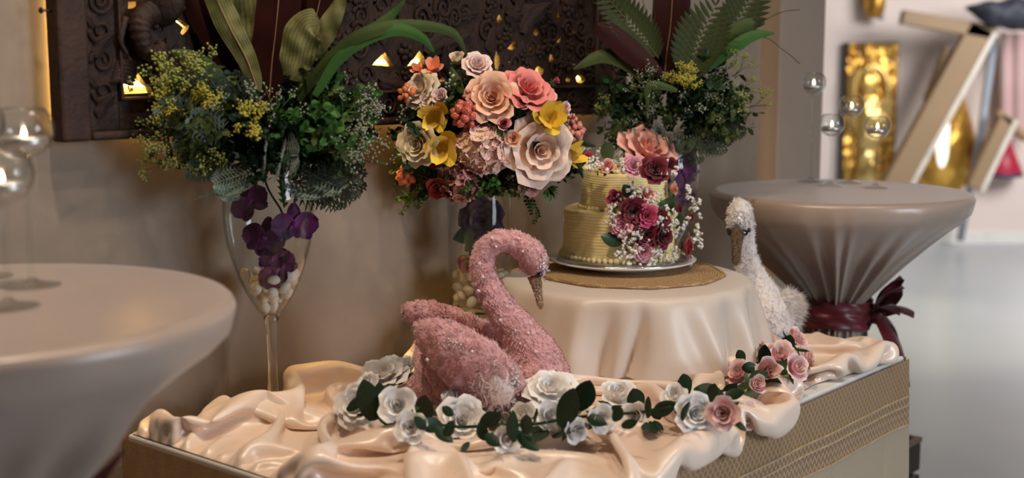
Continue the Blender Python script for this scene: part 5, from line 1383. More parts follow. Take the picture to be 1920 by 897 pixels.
# ---------------- orchids in the flute
def orchid_spray(label, stem_pts, blooms, P, dy, sizes):
    base = P(*stem_pts[-1])
    t = thing('orchid_spray', label, 'orchid', base + Vector((0, dy, 0)))
    ob('stem', sweep([Vector(p) + Vector((0, dy, 0)) for p in spline([tuple(P(*q)) for q in stem_pts], 16)], 0.002, n=6), LEAFG, t)
    ti = t.matrix_basis.inverted()
    key = 'orch'
    if key not in PCACHE:
        VF, g = simple_petal(1.0, 0.52, 0.12, 1, 0.0, 7, 6); PCACHE[key] = mesh('petal', VF, ORCH, True, g)
        VF, g = simple_petal(0.9, 0.30, 0.10, 2, 0.0, 7, 6); PCACHE[key + 's'] = mesh('sepal', VF, ORCH, True, g)
        VF, g = simple_petal(0.55, 0.26, 0.42, 2, 0.0, 6, 5); PCACHE[key + 'l'] = mesh('lip', VF, ORCH, True, g)
    for (x, y, face, spin), sz in zip(blooms, sizes):
        bl = bpy.data.objects.new('blossom', mesh('blossom', xf(ball(6), Matrix.Diagonal((0.16, 0.16, 0.2, 1))), ORCH)); lk(bl, t)
        bl.location = ti @ (P(x, y) + Vector((0, dy - 0.012, 0))); bl.rotation_mode = 'QUATERNION'; bl.rotation_quaternion = zq(face, 0) @ Quaternion((0, 0, 1), spin); bl.scale = (sz,) * 3
        for k, (nm, an) in enumerate((('', 0.5 * PI), ('', -0.5 * PI), ('s', 0), ('s', 2.3), ('s', -2.3))):
            inst('petal' if nm == '' else 'sepal', PCACHE[key + nm], bl, (0, 0, 0.02 if nm == '' else -0.02), Quaternion((0, 0, 1), an))
        inst('lip', PCACHE[key + 'l'], bl, (0, 0, 0.08), Quaternion((0, 0, 1), PI))
    return t
orchid_spray('dark purple orchid spray inside the flute vase by the wall', [(505, 300), (518, 345), (545, 395), (535, 440), (525, 500), (522, 540)],
             [(487, 366, (-0.3, -1, 0.1), 0.3), (566, 408, (0.4, -1, 0.1), 0.4), (512, 432, (-0.2, -1, 0.2), -0.4), (532, 490, (0.1, -1, -0.2), 1.0), (522, 462, (-0.1, -1, 0.3), 2.4)], P1, -0.02, [0.042, 0.045, 0.044, 0.044, 0.036])
orchid_spray('purple orchid spray inside the flute vase behind the cake', [(520, 300), (530, 330), (540, 370), (535, 430), (522, 520)],
             [(548, 345, (0.2, -1, 0.1), 0.3), (560, 385, (0.2, -1, 0.0), 1.2), (545, 318, (0.1, -1, 0.3), 0), (560, 440, (0.2, -1, 0), 0.6), (500, 400, (-0.2, -1, 0), 0.6)], P2_, -0.02, [0.036, 0.040, 0.028, 0.026, 0.03])
for Pq, lab in ((P1, 'pale green drooping sprig inside the flute vase by the wall'),):
    a = Pq(538, 300); sprg = thing('hanging_sprig', lab, 'sprig', a)
    ob('stem', sweep([Pq(538, 296), Pq(540, 340), Pq(543, 380)], [0.004, 0.005, 0.002], n=6), BRIGHT, sprg)
    for k in range(12):
        p = Pq(538 + k * 0.4, 305 + 6 * k); ob('leaflet', ([p, p + Vector((0.010 * (1 if k % 2 else -1), -0.003, 0.002)), p + Vector((0.004 * (1 if k % 2 else -1), -0.002, -0.007))], [(0, 1, 2)]), BRIGHT, sprg)
# ---------------- right arrangement in the flute behind the cake
KS = FL1.y / FL2.y
TOP2 = P2_(513, 300)
Y2 = FL2.y - 0.02
GR = 'greenery in the flute vase behind the cake'
many('dark', 'dark green leafy filler sprig in the flute vase behind the cake', GR + ', dark filler', [(1150, 180), (1190, 150), (1240, 160), (1290, 180), (1330, 160), (1360, 190), (1200, 210), (1260, 220), (1310, 225), (1160, 215), (1380, 160), (1350, 220), (1230, 120), (1290, 120), (1340, 110), (1130, 150), (1240, 240), (1190, 235), (1400, 200), (1300, 250)], TOP2, Y2, depth=0.10)
many('moss', 'olive leafy sprig in the flute vase behind the cake', GR + ', olive sprigs', [(1130, 190), (1120, 160), (1150, 235), (1170, 140), (1400, 220), (1380, 200), (1420, 180), (1410, 150), (1200, 190), (1370, 130), (1110, 215), (1260, 190), (1330, 210)], TOP2, Y2, depth=0.13)
many('dustd', 'dark silver-green lobed leaf hanging from the flute vase behind the cake', GR + ', silver leaves', [(1262, 282, -.10, .2), (1300, 285, -.10, .2), (1325, 290, -.10, .3), (1365, 280, -.08, .45), (1345, 262, -.1, .3), (1240, 262, -.12, .3), (1395, 240, -.08, .5), (1290, 262, -.13, .3), (1220, 255, -.12, .3), (1375, 250, -.06, .4)], TOP2, Y2)
many('yellow', 'yellow blossom sprig in the flute vase behind the cake', GR + ', yellow blossoms', [(1290, 125, -.16, .7), (1300, 140, -.16, .68), (1265, 135, -.15, .7)], TOP2, Y2)
many('white', 'tiny white blossom sprig in the flute vase behind the cake', GR + ', white blossoms', [(1215, 130, -.15, .6), (1200, 150, -.15, .6), (1375, 140, -.1, .6), (1350, 190, -.12, .5), (1200, 220, -.14, .5), (1170, 240, -.12, .6), (1400, 210, -.1, .6), (1150, 250, -.1, .7), (1320, 180, -.14, .5), (1130, 240, -.1, .7)], TOP2, Y2)
many('lime', 'lime-green blossom sprig in the flute vase behind the cake', GR + ', lime blossoms', [(1428, 150, -.08, .72), (1455, 188, -.08, .75), (1415, 105, -.08, .75), (1410, 175, -.1, .6), (1120, 195, -.1, .7), (1390, 100, -.06, .7)], TOP2, Y2)
leafblade('broad_leaf', 'wide upright maroon leaf in the flute vase behind the cake', None, [(1245, 160), (1250, 100), (1258, 40), (1262, -50), (1266, -130)], Y2 - 0.05, 74, MAROON, 0.12, 0.03, wprof=([0, .12, .35, .8, 1], [.3, .75, 1, .9, .06]), midrib=LEAFYB)
leafblade('broad_leaf', 'rounded maroon leaf leaning over the panel from the vase behind the cake', None, [(1240, 140), (1200, 110), (1160, 75), (1120, 45)], Y2 - 0.10, 46, MAROON, 0.2, wprof=([0, .15, .5, .9, 1], [.3, .7, 1, .85, .1]))
leafblade('strap_leaf', 'green pointed strap leaf reaching past the pillar edge', None, [(1310, 140), (1360, 100), (1410, 68), (1452, 62)], Y2 - 0.06, 24, STRAPB, 0.15)
leafblade('strap_leaf', 'broad green strap leaf between the ferns and the pillar', None, [(1300, 130), (1350, 85), (1395, 50), (1434, 42)], Y2 - 0.04, 34, STRAPG, 0.15)
leafblade('strap_leaf', 'dark olive strap leaf drooping over the carved panel end', None, [(1230, 170), (1180, 120), (1130, 105), (1075, 130)], Y2 - 0.08, 30, MOSS, 0.2)
leafblade('strap_leaf', 'thin olive strap leaf bent down above the cake, in the flute vase behind it', None, [(1270, 170), (1235, 160), (1216, 165), (1214, 205)], Y2 - 0.16, 16, STRAPG, 0.2)
GF = 'fern fronds in the flute vase behind the cake'
fern('broad green fern frond standing upright in the flute vase behind the cake', None, [(1292, 150), (1300, 110), (1318, 60), (1345, 5)], Y2 - 0.10, 130, FERNG, 15)
fern('long fern frond leaning over the end of the carved panel', None, [(1235, 110), (1205, 70), (1160, 20), (1110, -40)], Y2 - 0.08, 96, FERNG, 20)
fern('fern frond rising behind the upright one towards the pillar', None, [(1330, 110), (1370, 60), (1400, 10), (1420, -40)], Y2 - 0.03, 110, FERNG, 16)
fern('dark low fern frond reaching towards the coral rose', None, [(1240, 140), (1190, 130), (1150, 110), (1100, 100)], Y2 - 0.05, 44, MOSS, 14)
for k, (pts) in enumerate(([(1330, 120), (1400, 60), (1460, 25), (1500, 18)], [(1340, 130), (1420, 70), (1470, 95), (1500, 120)], [(1235, 110), (1222, 60), (1205, 0), (1195, -60)], [(1240, 110), (1230, 50), (1222, -60)])):
    o = ob('thin_twig', sweep(spline([atY(x, y, Y2 - 0.05) for x, y in pts], 14), 0.0009, n=5), LEAFG)
    tag(o, ['thin dark twig arching out past the pillar', 'thin dark twig drooping past the pillar', 'thin dark twig standing beside the maroon leaf', 'straight dark twig standing beside the maroon leaf'][k], 'twig')

# ---------------- rose bouquet in the cylinder vase
BQ = atY(910, 268, CV.y); BT = PCY(900, 372); BT.z = CT - 0.02
YB = CV.y
def bq(x, y, fwd=None):
    d = math.hypot((x - 910) / 190, (y - 255) / 165)
    Y = YB - (0.185 * math.sqrt(max(0.0, 1 - min(1, d * 0.92) ** 2)) if fwd is None else fwd)
    p = offwall(atY(x, y, Y), 0.12 if fwd is None or fwd < 0.1 else 0.1)
    f = (p - atY(910, 275, YB + 0.06)); f.normalize()
    return p, f
KB = YB / FPX
def R_(x, y, rpx, mat, style, label, core=None, fwd=None, face=None, parts=True, name='rose'):
    p, f = bq(x, y, fwd)
    if face: f = (f * 0.5 + Vector(face).normalized()).normalized()
    return rose(name, label, 'rose', p - f * rpx * KB * 0.35, f, rpx * KB * 0.98, mat, style, core, None, BT, parts)
R_(922, 182, 52, PEACH, 'full', 'large open peach rose at the top of the bouquet', face=(-0.1, -1, 0.25))
R_(992, 163, 47, CORAL, 'open', 'coral pink open rose beside the large peach rose', face=(0.35, -0.6, 0.7))
R_(978, 196, 25, PINKB, 'bud', 'pink cupped rosebud with crimson centre under the coral rose', CRIM, face=(0.1, -1, 0.5))
R_(858, 112, 27, IVORY, 'bud', 'ivory rosebud at the very top of the bouquet')
R_(895, 120, 30, PALEP, 'full', 'pale pink rose at the top of the bouquet beside the ivory bud', face=(0.3, -1, 0.6))
R_(786, 165, 36, IVORY, 'open', 'loose ivory rose beside the orange blossoms', face=(-0.5, -0.8, 0.4))
R_(800, 190, 20, PALEP, 'garland', 'small blush rose under the loose ivory rose', face=(-0.2, -1, -0.2))
R_(824, 180, 20, PALEP, 'garland', 'small pale pink rose above the upper yellow flower', face=(0, -1, 0.3))
R_(781, 272, 44, CREAM, 'full', 'large cream rose beside two yellow freesias in the bouquet', face=(-0.35, -1, -0.05), fwd=0.175)
R_(944, 234, 25, PINKB, 'bud', 'dark pink cupped rosebud under the large peach rose', CRIM, face=(0.1, -1, 0.5))
R_(962, 260, 20, PEACH, 'garland', 'small peach rosebud beside the large blush rose', face=(-0.3, -1, 0.2))
R_(1014, 283, 62, BLUSH, 'open', 'largest blush white rose of the bouquet, nearest the cake', face=(0.25, -1, 0.05))
R_(1054, 205, 27, PALEP, 'bud', 'pink tipped rosebud beyond the yellow freesia, facing the cake', PINKB, face=(0.8, -0.6, 0.3))
R_(1028, 182, 24, SALM, 'garland', 'salmon rose partly behind the coral rose', face=(0.4, -0.7, 0.3), fwd=0.06)
R_(1042, 152, 13, HOTP, 'bud', 'tiny dark pink rosebud beyond the coral rose', face=(0.6, -0.5, 0.4), fwd=0.03, parts=False)
R_(955, 150, 18, PEACH, 'garland', 'small peach rose behind the large peach and coral roses', fwd=0.05, parts=False)
R_(994, 348, 30, MAUVE, 'garland', 'dusky mauve rose hanging under the largest blush rose', face=(0.1, -1, -0.5))
R_(822, 352, 30, REDP, 'garland', 'dark red rose at the bottom of the bouquet', face=(-0.1, -1, -0.5))
R_(815, 300, 22, REDP, 'garland', 'small dark red rose under the cream rose', face=(-0.1, -1, -0.2), fwd=0.12)
R_(748, 262, 16, MAUVE, 'bud', 'small mauve bud between the cream rose and the flute vase greenery', face=(-0.8, -0.6, 0), fwd=0.07, parts=False)
def FR(x, y, r, label, face, fwd=None, mat=YELL, name='yellow_freesia'):
    p, f = bq(x, y, fwd); f = (f * 0.3 + Vector(face).normalized()).normalized()
    return freesia(name, label, p, f, r * KB, mat, BT)
FR(819, 213, 31, 'yellow freesia under the small pale pink rose', (-0.2, -1, -0.5))
FR(832, 275, 35, 'yellow freesia against the large cream rose', (0, -1, -0.2))
FR(1027, 222, 34, 'yellow freesia above the largest blush rose', (0.2, -1, 0.2))
FR(1067, 290, 28, 'yellow freesia of the bouquet that hangs closest to the cake', (0.9, -0.5, 0.3), fwd=0.10)
FR(812, 128, 19, 'orange coral blossom above the loose ivory rose', (0.2, -0.8, 0.6), mat=ORAN, name='orange_blossom')
FR(785, 132, 14, 'small orange blossom behind the ivory rose', (-0.4, -0.6, 0.6), mat=ORAN, name='orange_blossom')
p, f = bq(906, 280); hydrangea('pink hydrangea head at the centre of the bouquet', p - f * 0.03, (f + Vector((0, -0.7, 0))).normalized(), 50 * KB, HYDR, BT, 30)
p, f = bq(858, 352); hydrangea('dusky pink hydrangea head low on the bouquet above the vase', p - f * 0.02, (f + Vector((0, -0.6, -0.3))).normalized(), 42 * KB, MAUVE, BT, 24)
for (x, y, r, mt_, lb) in ((871, 212, 27, BERRY, 'red berry cluster between the large peach rose and a yellow freesia'), (757, 172, 18, BERRYO, 'orange red berry cluster beside the loose ivory rose'), (755, 332, 20, BERRYO, 'orange berry cluster hanging under the cream rose'), (768, 300, 16, BERRYO, 'small orange berry cluster tucked close against the cream rose'), (1084, 245, 20, BERRYP, 'pink berry sprig between the largest blush rose and the panel end'), (882, 175, 15, BERRYP, 'small peach berry sprig beside the large peach rose'), (1078, 222, 13, BERRYP, 'tiny pink berry sprig above the pink berry sprig')):
    p, f = bq(x, y); berries('berry_cluster', lb, p - f * 0.01, f, r * KB, mt_, BT, 16 if r > 18 else 9, 0.30)
GB = 'greenery in the rose bouquet'
def bmany(kind, label, group, pts):
    for (x, y, *r) in pts:
        p, f = bq(x, y, r[0] if r else None); b0 = BT.lerp(p, 0.45)
        sprig(kind, label, group, b0, p, RA)
bmany('dark', 'dark green leafy filler sprig inside the rose bouquet', GB + ', dark filler', [(840, 160, .08), (870, 150, .09), (880, 230, .11), (920, 230, .11), (850, 240, .10), (800, 230, .09), (960, 210, .11), (1000, 220, .10), (1040, 240, .09), (900, 330, .10), (850, 310, .10), (960, 300, .11), (950, 340, .09), (800, 330, .08), (1040, 300, .08), (770, 210, .07), (980, 270, .10), (1060, 250, .06), (1085, 265, .05), (760, 240, .06), (920, 130, .05), (830, 190, .08)])
bmany('moss', 'olive leafy sprig inside the rose bouquet', GB + ', olive sprigs', [(845, 140, .10), (830, 160, .10), (890, 330, .17), (920, 335, .17), (950, 330, .17), (875, 345, .15), (740, 300, .06), (735, 330, .05), (925, 350, .15), (975, 325, .16), (865, 125, .08)])
bmany('bright', 'bright green small-leaved sprig inside the rose bouquet', GB + ', bright sprigs', [(895, 318, .19), (880, 335, .18), (745, 345, .08), (730, 290, .08)])
bmany('white', 'tiny white blossom sprig inside the rose bouquet', GB + ', white blossoms', [(866, 245, .14), (845, 125, .10), (735, 240, .10), (1105, 255, .05)])
def trail(label, pts, Y, n, mat, s):
    q = [Vector(p) for p in spline([atY(x, y, Y) for x, y in pts], n)]
    t = thing('trailing_vine', label, 'vine', q[0]); ob('stem', sweep(q, 0.0011, n=5), STEM, t)
    me_ = PCACHE.setdefault(('vl', mat.name), mesh('leaf', blade(1, 0.38, 0.5, 0.2, 5, 3), mat)); ti = t.matrix_basis.inverted()
    for k in range(1, n):
        for sg in (-1, 1): inst('leaf', me_, t, ti @ q[k], faceq(Vector((sg * 0.8, -0.3, -0.5)), RA), s * RA.uniform(0.7, 1.2) * (1 - 0.5 * k / n))
trail('small leafy vine trailing below the bouquet beside the dark red rose', [(790, 330), (775, 355), (765, 378), (752, 400)], YB - 0.08, 10, MOSS, 0.016)
trail('small leafy vine trailing below the dusky mauve rose', [(990, 350), (1000, 380), (1008, 400), (1000, 418)], YB - 0.10, 12, MOSS, 0.013)
trail('second small leafy vine trailing below the dusky mauve rose', [(980, 350), (988, 375), (998, 400)], YB - 0.09, 9, MOSS, 0.012)
suc = thing('green_succulent', 'bright green succulent rosette below the largest blush rose', 'succulent', bq(1030, 358, .12)[0], None, zq((0.5, -1, -0.1)))
me_ = mesh('leaf', blade(0.026, 0.0055, 0.5, 0.3, 6, 3), BRIGHT)
for k in range(14): inst('leaf', me_, suc, (0, 0, 0), zq((math.cos(k * 2.4) * (0.5 + 0.05 * k), math.sin(k * 2.4) * (0.5 + 0.05 * k), 0.7)))
leafblade('broad_leaf', 'olive green bud leaf between the pale roses at the bouquet top', None, [(868, 175), (855, 150), (845, 125)], YB - 0.13, 18, MOSS, 0.3)
for k, (px_, dep) in enumerate((([(1070, 290), (1084, 312), (1094, 335)], .08), ([(1085, 262), (1100, 270), (1118, 275)], .05))):
    leafblade('broad_leaf', ['narrow dark leaf below the yellow freesia closest to the cake', 'narrow dark leaf beside the pink berry sprig'][k], None, px_, YB - dep, 10, LEAFG, 0.2)
# inside the cylinder vase
rose('rose', 'dark purple rose pressed inside the cylinder vase', 'rose', PCY(905, 412) + Vector((0, -0.012, 0)), (-0.1, -1, 0.15), 0.048, PURP, 'open')
rose('rose', 'crimson rosebud inside the cylinder vase above the pebbles', 'rose', PCY(884, 490) + Vector((0, -0.02, 0)), (-0.3, -0.8, -0.4), 0.036, CRIM, 'garland')
rose('rose', 'second dark purple rose low inside the cylinder vase', 'rose', PCY(918, 450) + Vector((0, -0.01, 0)), (0.3, -1, 0), 0.034, PURP, 'garland')
def leafobj(name, label, base, tip, wpx, mat, group=None, facing=Vector((0, -1, 0.2)), fold=0.2):
    ln = (tip - base).length; me_ = PCACHE.setdefault(('lf', mat.name), mesh('leaf', blade(1, 0.30, 0.4, 0.25, 9, 5), mat))
    o = inst(name, me_, None, base, faceq(tip - base, None, facing), (ln * wpx, ln, ln)); o.scale = (ln * wpx, ln, ln)
    return tag(o, label, 'leaf', group)
leafobj('rose_leaf', 'dark green rose leaf pressed inside the cylinder vase', PCY(905, 430) + Vector((0, -0.03, 0)), PCY(850, 448) + Vector((0, -0.03, 0)), 1.2, LEAFG)
leafobj('rose_leaf', 'second dark green rose leaf inside the cylinder vase below the purple rose', PCY(905, 440) + Vector((0, -0.035, 0)), PCY(872, 470) + Vector((0, -0.03, 0)), 1.1, LEAFG)

# ================================================================== flowers on the cake
def cyl_hit(x, y, c, R__):
    r = ray(x, y); ox, oy = CAM.x - c.x, CAM.y - c.y
    A = r.x ** 2 + r.y ** 2; B = 2 * (ox * r.x + oy * r.y); C = ox * ox + oy * oy - R__ * R__
    D = B * B - 4 * A * C
    if D < 0: p = CAM + r * (-B / (2 * A))
    else: p = CAM + r * ((-B - math.sqrt(D)) / (2 * A))
    n = Vector((p.x - c.x, p.y - c.y, 0)).normalized()
    return p, n
KK = kc.y / FPX
def cake_rose(x, y, rpx, mat, where, label, face=(0, 0, 0), style='garland', parts=False, lift=0.0):
    if where == 'top': p = onz(x, y, zk + H1 + H2 + 0.016 + lift); n = Vector((0, -0.5, 0.9))
    elif where == 'upper': p, n = cyl_hit(x, y, t2c, R2 + 0.010 + lift)
    else: p, n = cyl_hit(x, y, kc, R1 + 0.010 + lift)
    f = (n + Vector(face)).normalized()
    return rose('rose', label, 'rose', p, f, rpx * KK * 1.32, mat, style, None, None, None, parts)
cake_rose(1210, 290, 46, SALM, 'top', 'big salmon pink rose on top of the cake', (0.7, -0.5, 0.4), 'open', True, 0.012)
cake_rose(1103, 301, 15, HOTP, 'top', 'hot pink rosebud on the cake top rim towards the bouquet', (-0.6, -0.3, 0))
cake_rose(1138, 316, 15, SALM, 'top', 'small salmon rose on the cake top beside the green leaf', (-0.1, -0.8, 0))
cake_rose(1188, 314, 18, ROSY, 'top', 'rose pink rose at the front of the cake top', (0, -1.2, 0), 'full')
cake_rose(1226, 322, 22, DRED, 'top', 'dark red rose under the big salmon rose on the cake top', (0.2, -1.0, -0.1), 'full')
cake_rose(1254, 312, 15, DRED, 'top', 'dark red rosebud on the cake top rim towards the purple orchids', (0.6, -0.6, 0))
cake_rose(1156, 373, 16, HOTP, 'upper', 'hot pink rose at the side posy corner beside its top leaf', (-0.3, 0, 0.3))
cake_rose(1212, 366, 14, SALM, 'upper', 'salmon rosebud at the top of the side posy on the cake', (0, 0, 0.5))
cake_rose(1187, 398, 22, DRED, 'low', 'dark red rose in the side posy above the rose pink rose', (0, 0, 0.1), 'full', lift=0.004)
cake_rose(1211, 405, 18, HOTP, 'low', 'hot pink rose in the middle of the side posy on the cake', (0, 0, 0.2), 'full', lift=0.010)
cake_rose(1166, 424, 17, ROSY, 'low', 'rose pink rose above the leaf pointing out of the side posy', (-0.2, 0, 0.1), 'full', lift=0.006)
cake_rose(1208, 440, 20, DRED, 'low', 'dark red rose at the centre of the side posy on the cake', (0, 0, 0), 'full', lift=0.006)
cake_rose(1237, 442, 21, DRED, 'low', 'dark red rose on the white swan side of the side posy', (0.2, 0, 0), 'full', lift=0.006)
cake_rose(1237, 412, 17, DRED, 'low', 'dark red rose under the big leaf of the side posy', (0.2, 0, 0.2), 'full', lift=0.002)
cake_rose(1205, 470, 17, ROSY, 'low', 'rose pink rose at the bottom of the side posy on the cake', (0, 0, -0.1), 'full', lift=0.006)
cake_rose(1257, 355, 15, SALM, 'upper', 'salmon rose on the upper tier towards the white swan', (0.6, 0, 0.2))
cake_rose(1268, 392, 12, DRED, 'low', 'dark red rosebud under the salmon rose on the white swan side', (0.5, 0, 0.3))
cake_rose(1289, 408, 12, CRIM, 'low', 'crimson rosebud on the bottom tier towards the white swan', (0.7, 0, 0.2), lift=0.006)
cake_rose(1283, 462, 20, CRIM, 'low', 'crimson rose by the board on the white swan side of the cake', (0.6, 0, 0), 'full', lift=0.008)
def cleaf(x0, y0, x1, y1, wd, where, label):
    if where == 'top': a = onz(x0, y0, zk + H1 + H2 + 0.02); e_ = atY(x1, y1, a.y - 0.01)
    else:
        c_, R__ = (t2c, R2 + 0.016) if where == 'upper' else (kc, R1 + 0.016)
        a, n = cyl_hit(x0, y0, c_, R__); e_, n2 = cyl_hit(x1, y1, c_, R__ + 0.008)
    leafobj('rose_leaf', label, a, e_, wd, LEAFG2B)
LEAFG2B = pm('cake_leaf_green', (0.030, 0.065, 0.022), 0.4, (0.018, 0.042, 0.015), 30.0, coat=0.1)
cleaf(1144, 300, 1132, 262, 1.25, 'top', 'dark green leaf standing on the cake top')
cleaf(1186, 372, 1166, 344, 1.2, 'upper', 'dark green leaf at the top of the side posy on the cake')
cleaf(1238, 404, 1262, 370, 1.2, 'upper', 'largest dark green leaf of the side posy, over the dark red roses')
cleaf(1166, 456, 1124, 442, 1.15, 'low', 'dark green leaf pointing out of the side posy towards the pink swan')
cleaf(1270, 430, 1276, 398, 1.0, 'low', 'dark green leaf on the bottom tier towards the white swan')
RG = random.Random(8)
def gyps(pts, where, group, label, spread=22):
    for (x, y) in pts:
        if where == 'top': a = onz(x, y + 6, zk + H1 + H2 + 0.004); n = Vector((RG.uniform(-.4, .4), -0.6, 0.8))
        elif where == 'upper': a, n = cyl_hit(x, y, t2c, R2 + 0.002); n = n + Vector((0, 0, 0.3))
        else: a, n = cyl_hit(x, y, kc, R1 + 0.002)
        n = (n + Vector((RG.gauss(0, .25), 0, RG.gauss(0, .25)))).normalized()
        sprig('gyp', label, group, a, a + n * spread * KK * RG.uniform(1.0, 1.5), RG)
gyps([(1095, 300), (1115, 295), (1112, 312), (1150, 300), (1158, 288), (1170, 302), (1165, 318), (1206, 325), (1252, 325), (1140, 275), (1178, 290), (1120, 325), (1125, 302), (1155, 282)], 'top', 'sprigs of white blossom on the cake top', "sprig of tiny white baby's breath on the cake top")
gyps([(1195, 365), (1210, 378), (1222, 382), (1175, 380), (1165, 390), (1200, 385), (1182, 372)], 'upper', 'sprigs of white blossom in the side posy, upper', "sprig of tiny white baby's breath at the top of the side posy")
gyps([(1150, 408), (1152, 430), (1160, 398), (1182, 432), (1178, 450), (1190, 460), (1175, 465), (1185, 478), (1220, 475), (1228, 460), (1235, 470), (1245, 425), (1225, 420), (1185, 415), (1240, 395), (1200, 425), (1255, 430), (1215, 482), (1195, 440), (1170, 442), (1228, 425)], 'low', 'sprigs of white blossom in the side posy', "sprig of tiny white baby's breath in the side posy on the cake")
gyps([(1272, 370), (1282, 385), (1286, 425), (1290, 440), (1280, 445), (1292, 465), (1278, 478), (1270, 410), (1288, 395), (1296, 450)], 'low', 'sprigs of white blossom on the white swan side of the cake', "sprig of tiny white baby's breath on the white swan side of the cake")

# ================================================================== silk rose garland along the table
def on_cloth(x, y, up=0.0):
    p = onz(x, y, ZT + 0.035)
    for _ in range(3):
        z = cloth_z(p) + up; p = onz(x, y, z)
    return p
g0 = on_cloth(1000, 810)
gar = thing('rose_garland', 'garland of white and pink silk roses with dark leaves along the table', 'garland', g0)
gq = spline([tuple(on_cloth(x, y - 14, 0.014)) for x, y in gpath], 70)
ob('vine', sweep([Vector(p) for p in gq], 0.0028, n=6), LEAFG, gar)
gi = gar.matrix_basis.inverted()
def grose(x, y, r, mat, face, style='garland', seed=0):
    p = onz(x, y, ZT + 0.04); k = p.y / FPX * 1.32
    for _ in range(4):
        p = onz(x, y, max(cloth_z(p), ZT) + r * k * 0.62)
    for _ in range(40):                                   # never inside the swan: come forward along the sight line
        if ((p.x - SWC.x) / (0.165 + r * k * 0.6)) ** 2 + ((p.y - SWC.y) / (0.085 + r * k * 0.75)) ** 2 >= 1: break
        p = CAM + (p - CAM) * 0.996
    o = bpy.data.objects.new('rose', mesh('rose', xf(ball(6), Matrix.Diagonal((0.16, 0.16, 0.22, 1))), mat)); lk(o, gar)
    f = Vector(face).normalized(); o.rotation_mode = 'QUATERNION'; o.rotation_quaternion = zq(f, seed); o.scale = (r * k,) * 3; o.location = gi @ (p - f * r * k * 0.3)
    ang = seed * 1.3
    for li, (n, op, A, s_c, dz) in enumerate(STYLES[style]):
        for q in range(n):
            inst('petal', petal_mesh(op, A, (q + li) % 3, mat), o, (0, 0, dz), Quaternion((0, 0, 1), ang + 2 * PI * q / n), s_c)
        ang += 1.05
    inst('sepals', SEPAL, o)
for k, a in enumerate(((668, 762, 36, WROSE, (-0.3, -1, 0.5), 'full'), (745, 762, 36, WROSE, (0.0, -1, 0.6), 'garland'), (690, 722, 26, WROSE, (-0.5, -0.5, 0.8), 'garland'), (718, 700, 34, WROSE, (-0.2, -0.6, 1.0), 'open'), (756, 690, 30, WROSE, (-0.3, -0.2, 1), 'garland'),
                       (770, 802, 32, WROSE, (0, -0.9, 0.3), 'garland'), (845, 752, 24, WROSE, (-0.3, -0.5, 1), 'bud'), (866, 790, 42, WROSE, (0.15, -1, 0.5), 'full'), (950, 822, 30, WROSE, (0.3, -1, 0.0), 'garland'), (982, 782, 30, WROSE, (-0.5, -0.6, 0.5), 'garland'), (944, 785, 20, WROSE, (0, -1, 0.2), 'bud'),
                       (1032, 728, 36, WROSE, (0, -0.6, 0.9), 'open'), (1032, 780, 30, WROSE, (0.3, -0.9, 0.3), 'garland'), (1077, 808, 26, WROSE, (0.6, -0.9, 0.1), 'garland'), (1160, 742, 36, WROSE, (0, -0.5, 0.9), 'garland'), (1128, 786, 28, WROSE, (0.2, -1, 0.3), 'garland'), (1190, 782, 30, WROSE, (-0.3, -0.9, 0.4), 'garland'),
                       (1265, 745, 26, WROSE, (-0.3, -0.6, 0.7), 'garland'), (1304, 776, 32, WROSE, (0.2, -1, 0.3), 'full'), (1356, 776, 32, PROSE, (-0.3, -1, 0.3), 'garland'), (1400, 780, 28, PROSE, (0.5, -0.9, 0.2), 'garland'), (1385, 702, 30, PROSE, (-0.5, -0.6, 0.7), 'garland'),
                       (1415, 722, 26, PROSE, (0.4, -0.9, 0.4), 'bud'), (1462, 668, 32, PROSE, (-0.1, -0.7, 0.8), 'garland'), (1440, 700, 30, PROSE, (0.3, -0.9, 0.4), 'garland'), (1492, 690, 26, PROSE, (0.5, -0.8, 0.4), 'garland'), (1492, 634, 24, PROSE, (0.6, -0.4, 0.6), 'garland'), (1512, 672, 24, PROSE, (0.8, -0.5, 0.3), 'garland'), (1424, 655, 18, PROSE, (-0.3, -0.6, 0.6), 'bud'))):
    grose(*a, seed=k)
GLF = mesh('leaf', blade(1, 0.27, 0.45, 0.22, 9, 5), LEAFG)
def gleaf(x0, y0, x1, y1, wd=1.0, dz=0.02):
    a = on_cloth(x0, y0, dz); e_ = atY(x1, y1, a.y - 0.012)
    c_ = cloth_z(e_)
    if e_.z < c_ + 0.003: e_ = on_cloth(x1, y1, 0.004)
    ln = (e_ - a).length
    o = inst('leaf', GLF, gar, gi @ a, faceq(e_ - a, RA, Vector((0, -1, 0.35)), 0.25), 1); o.scale = (ln * wd, ln, ln)
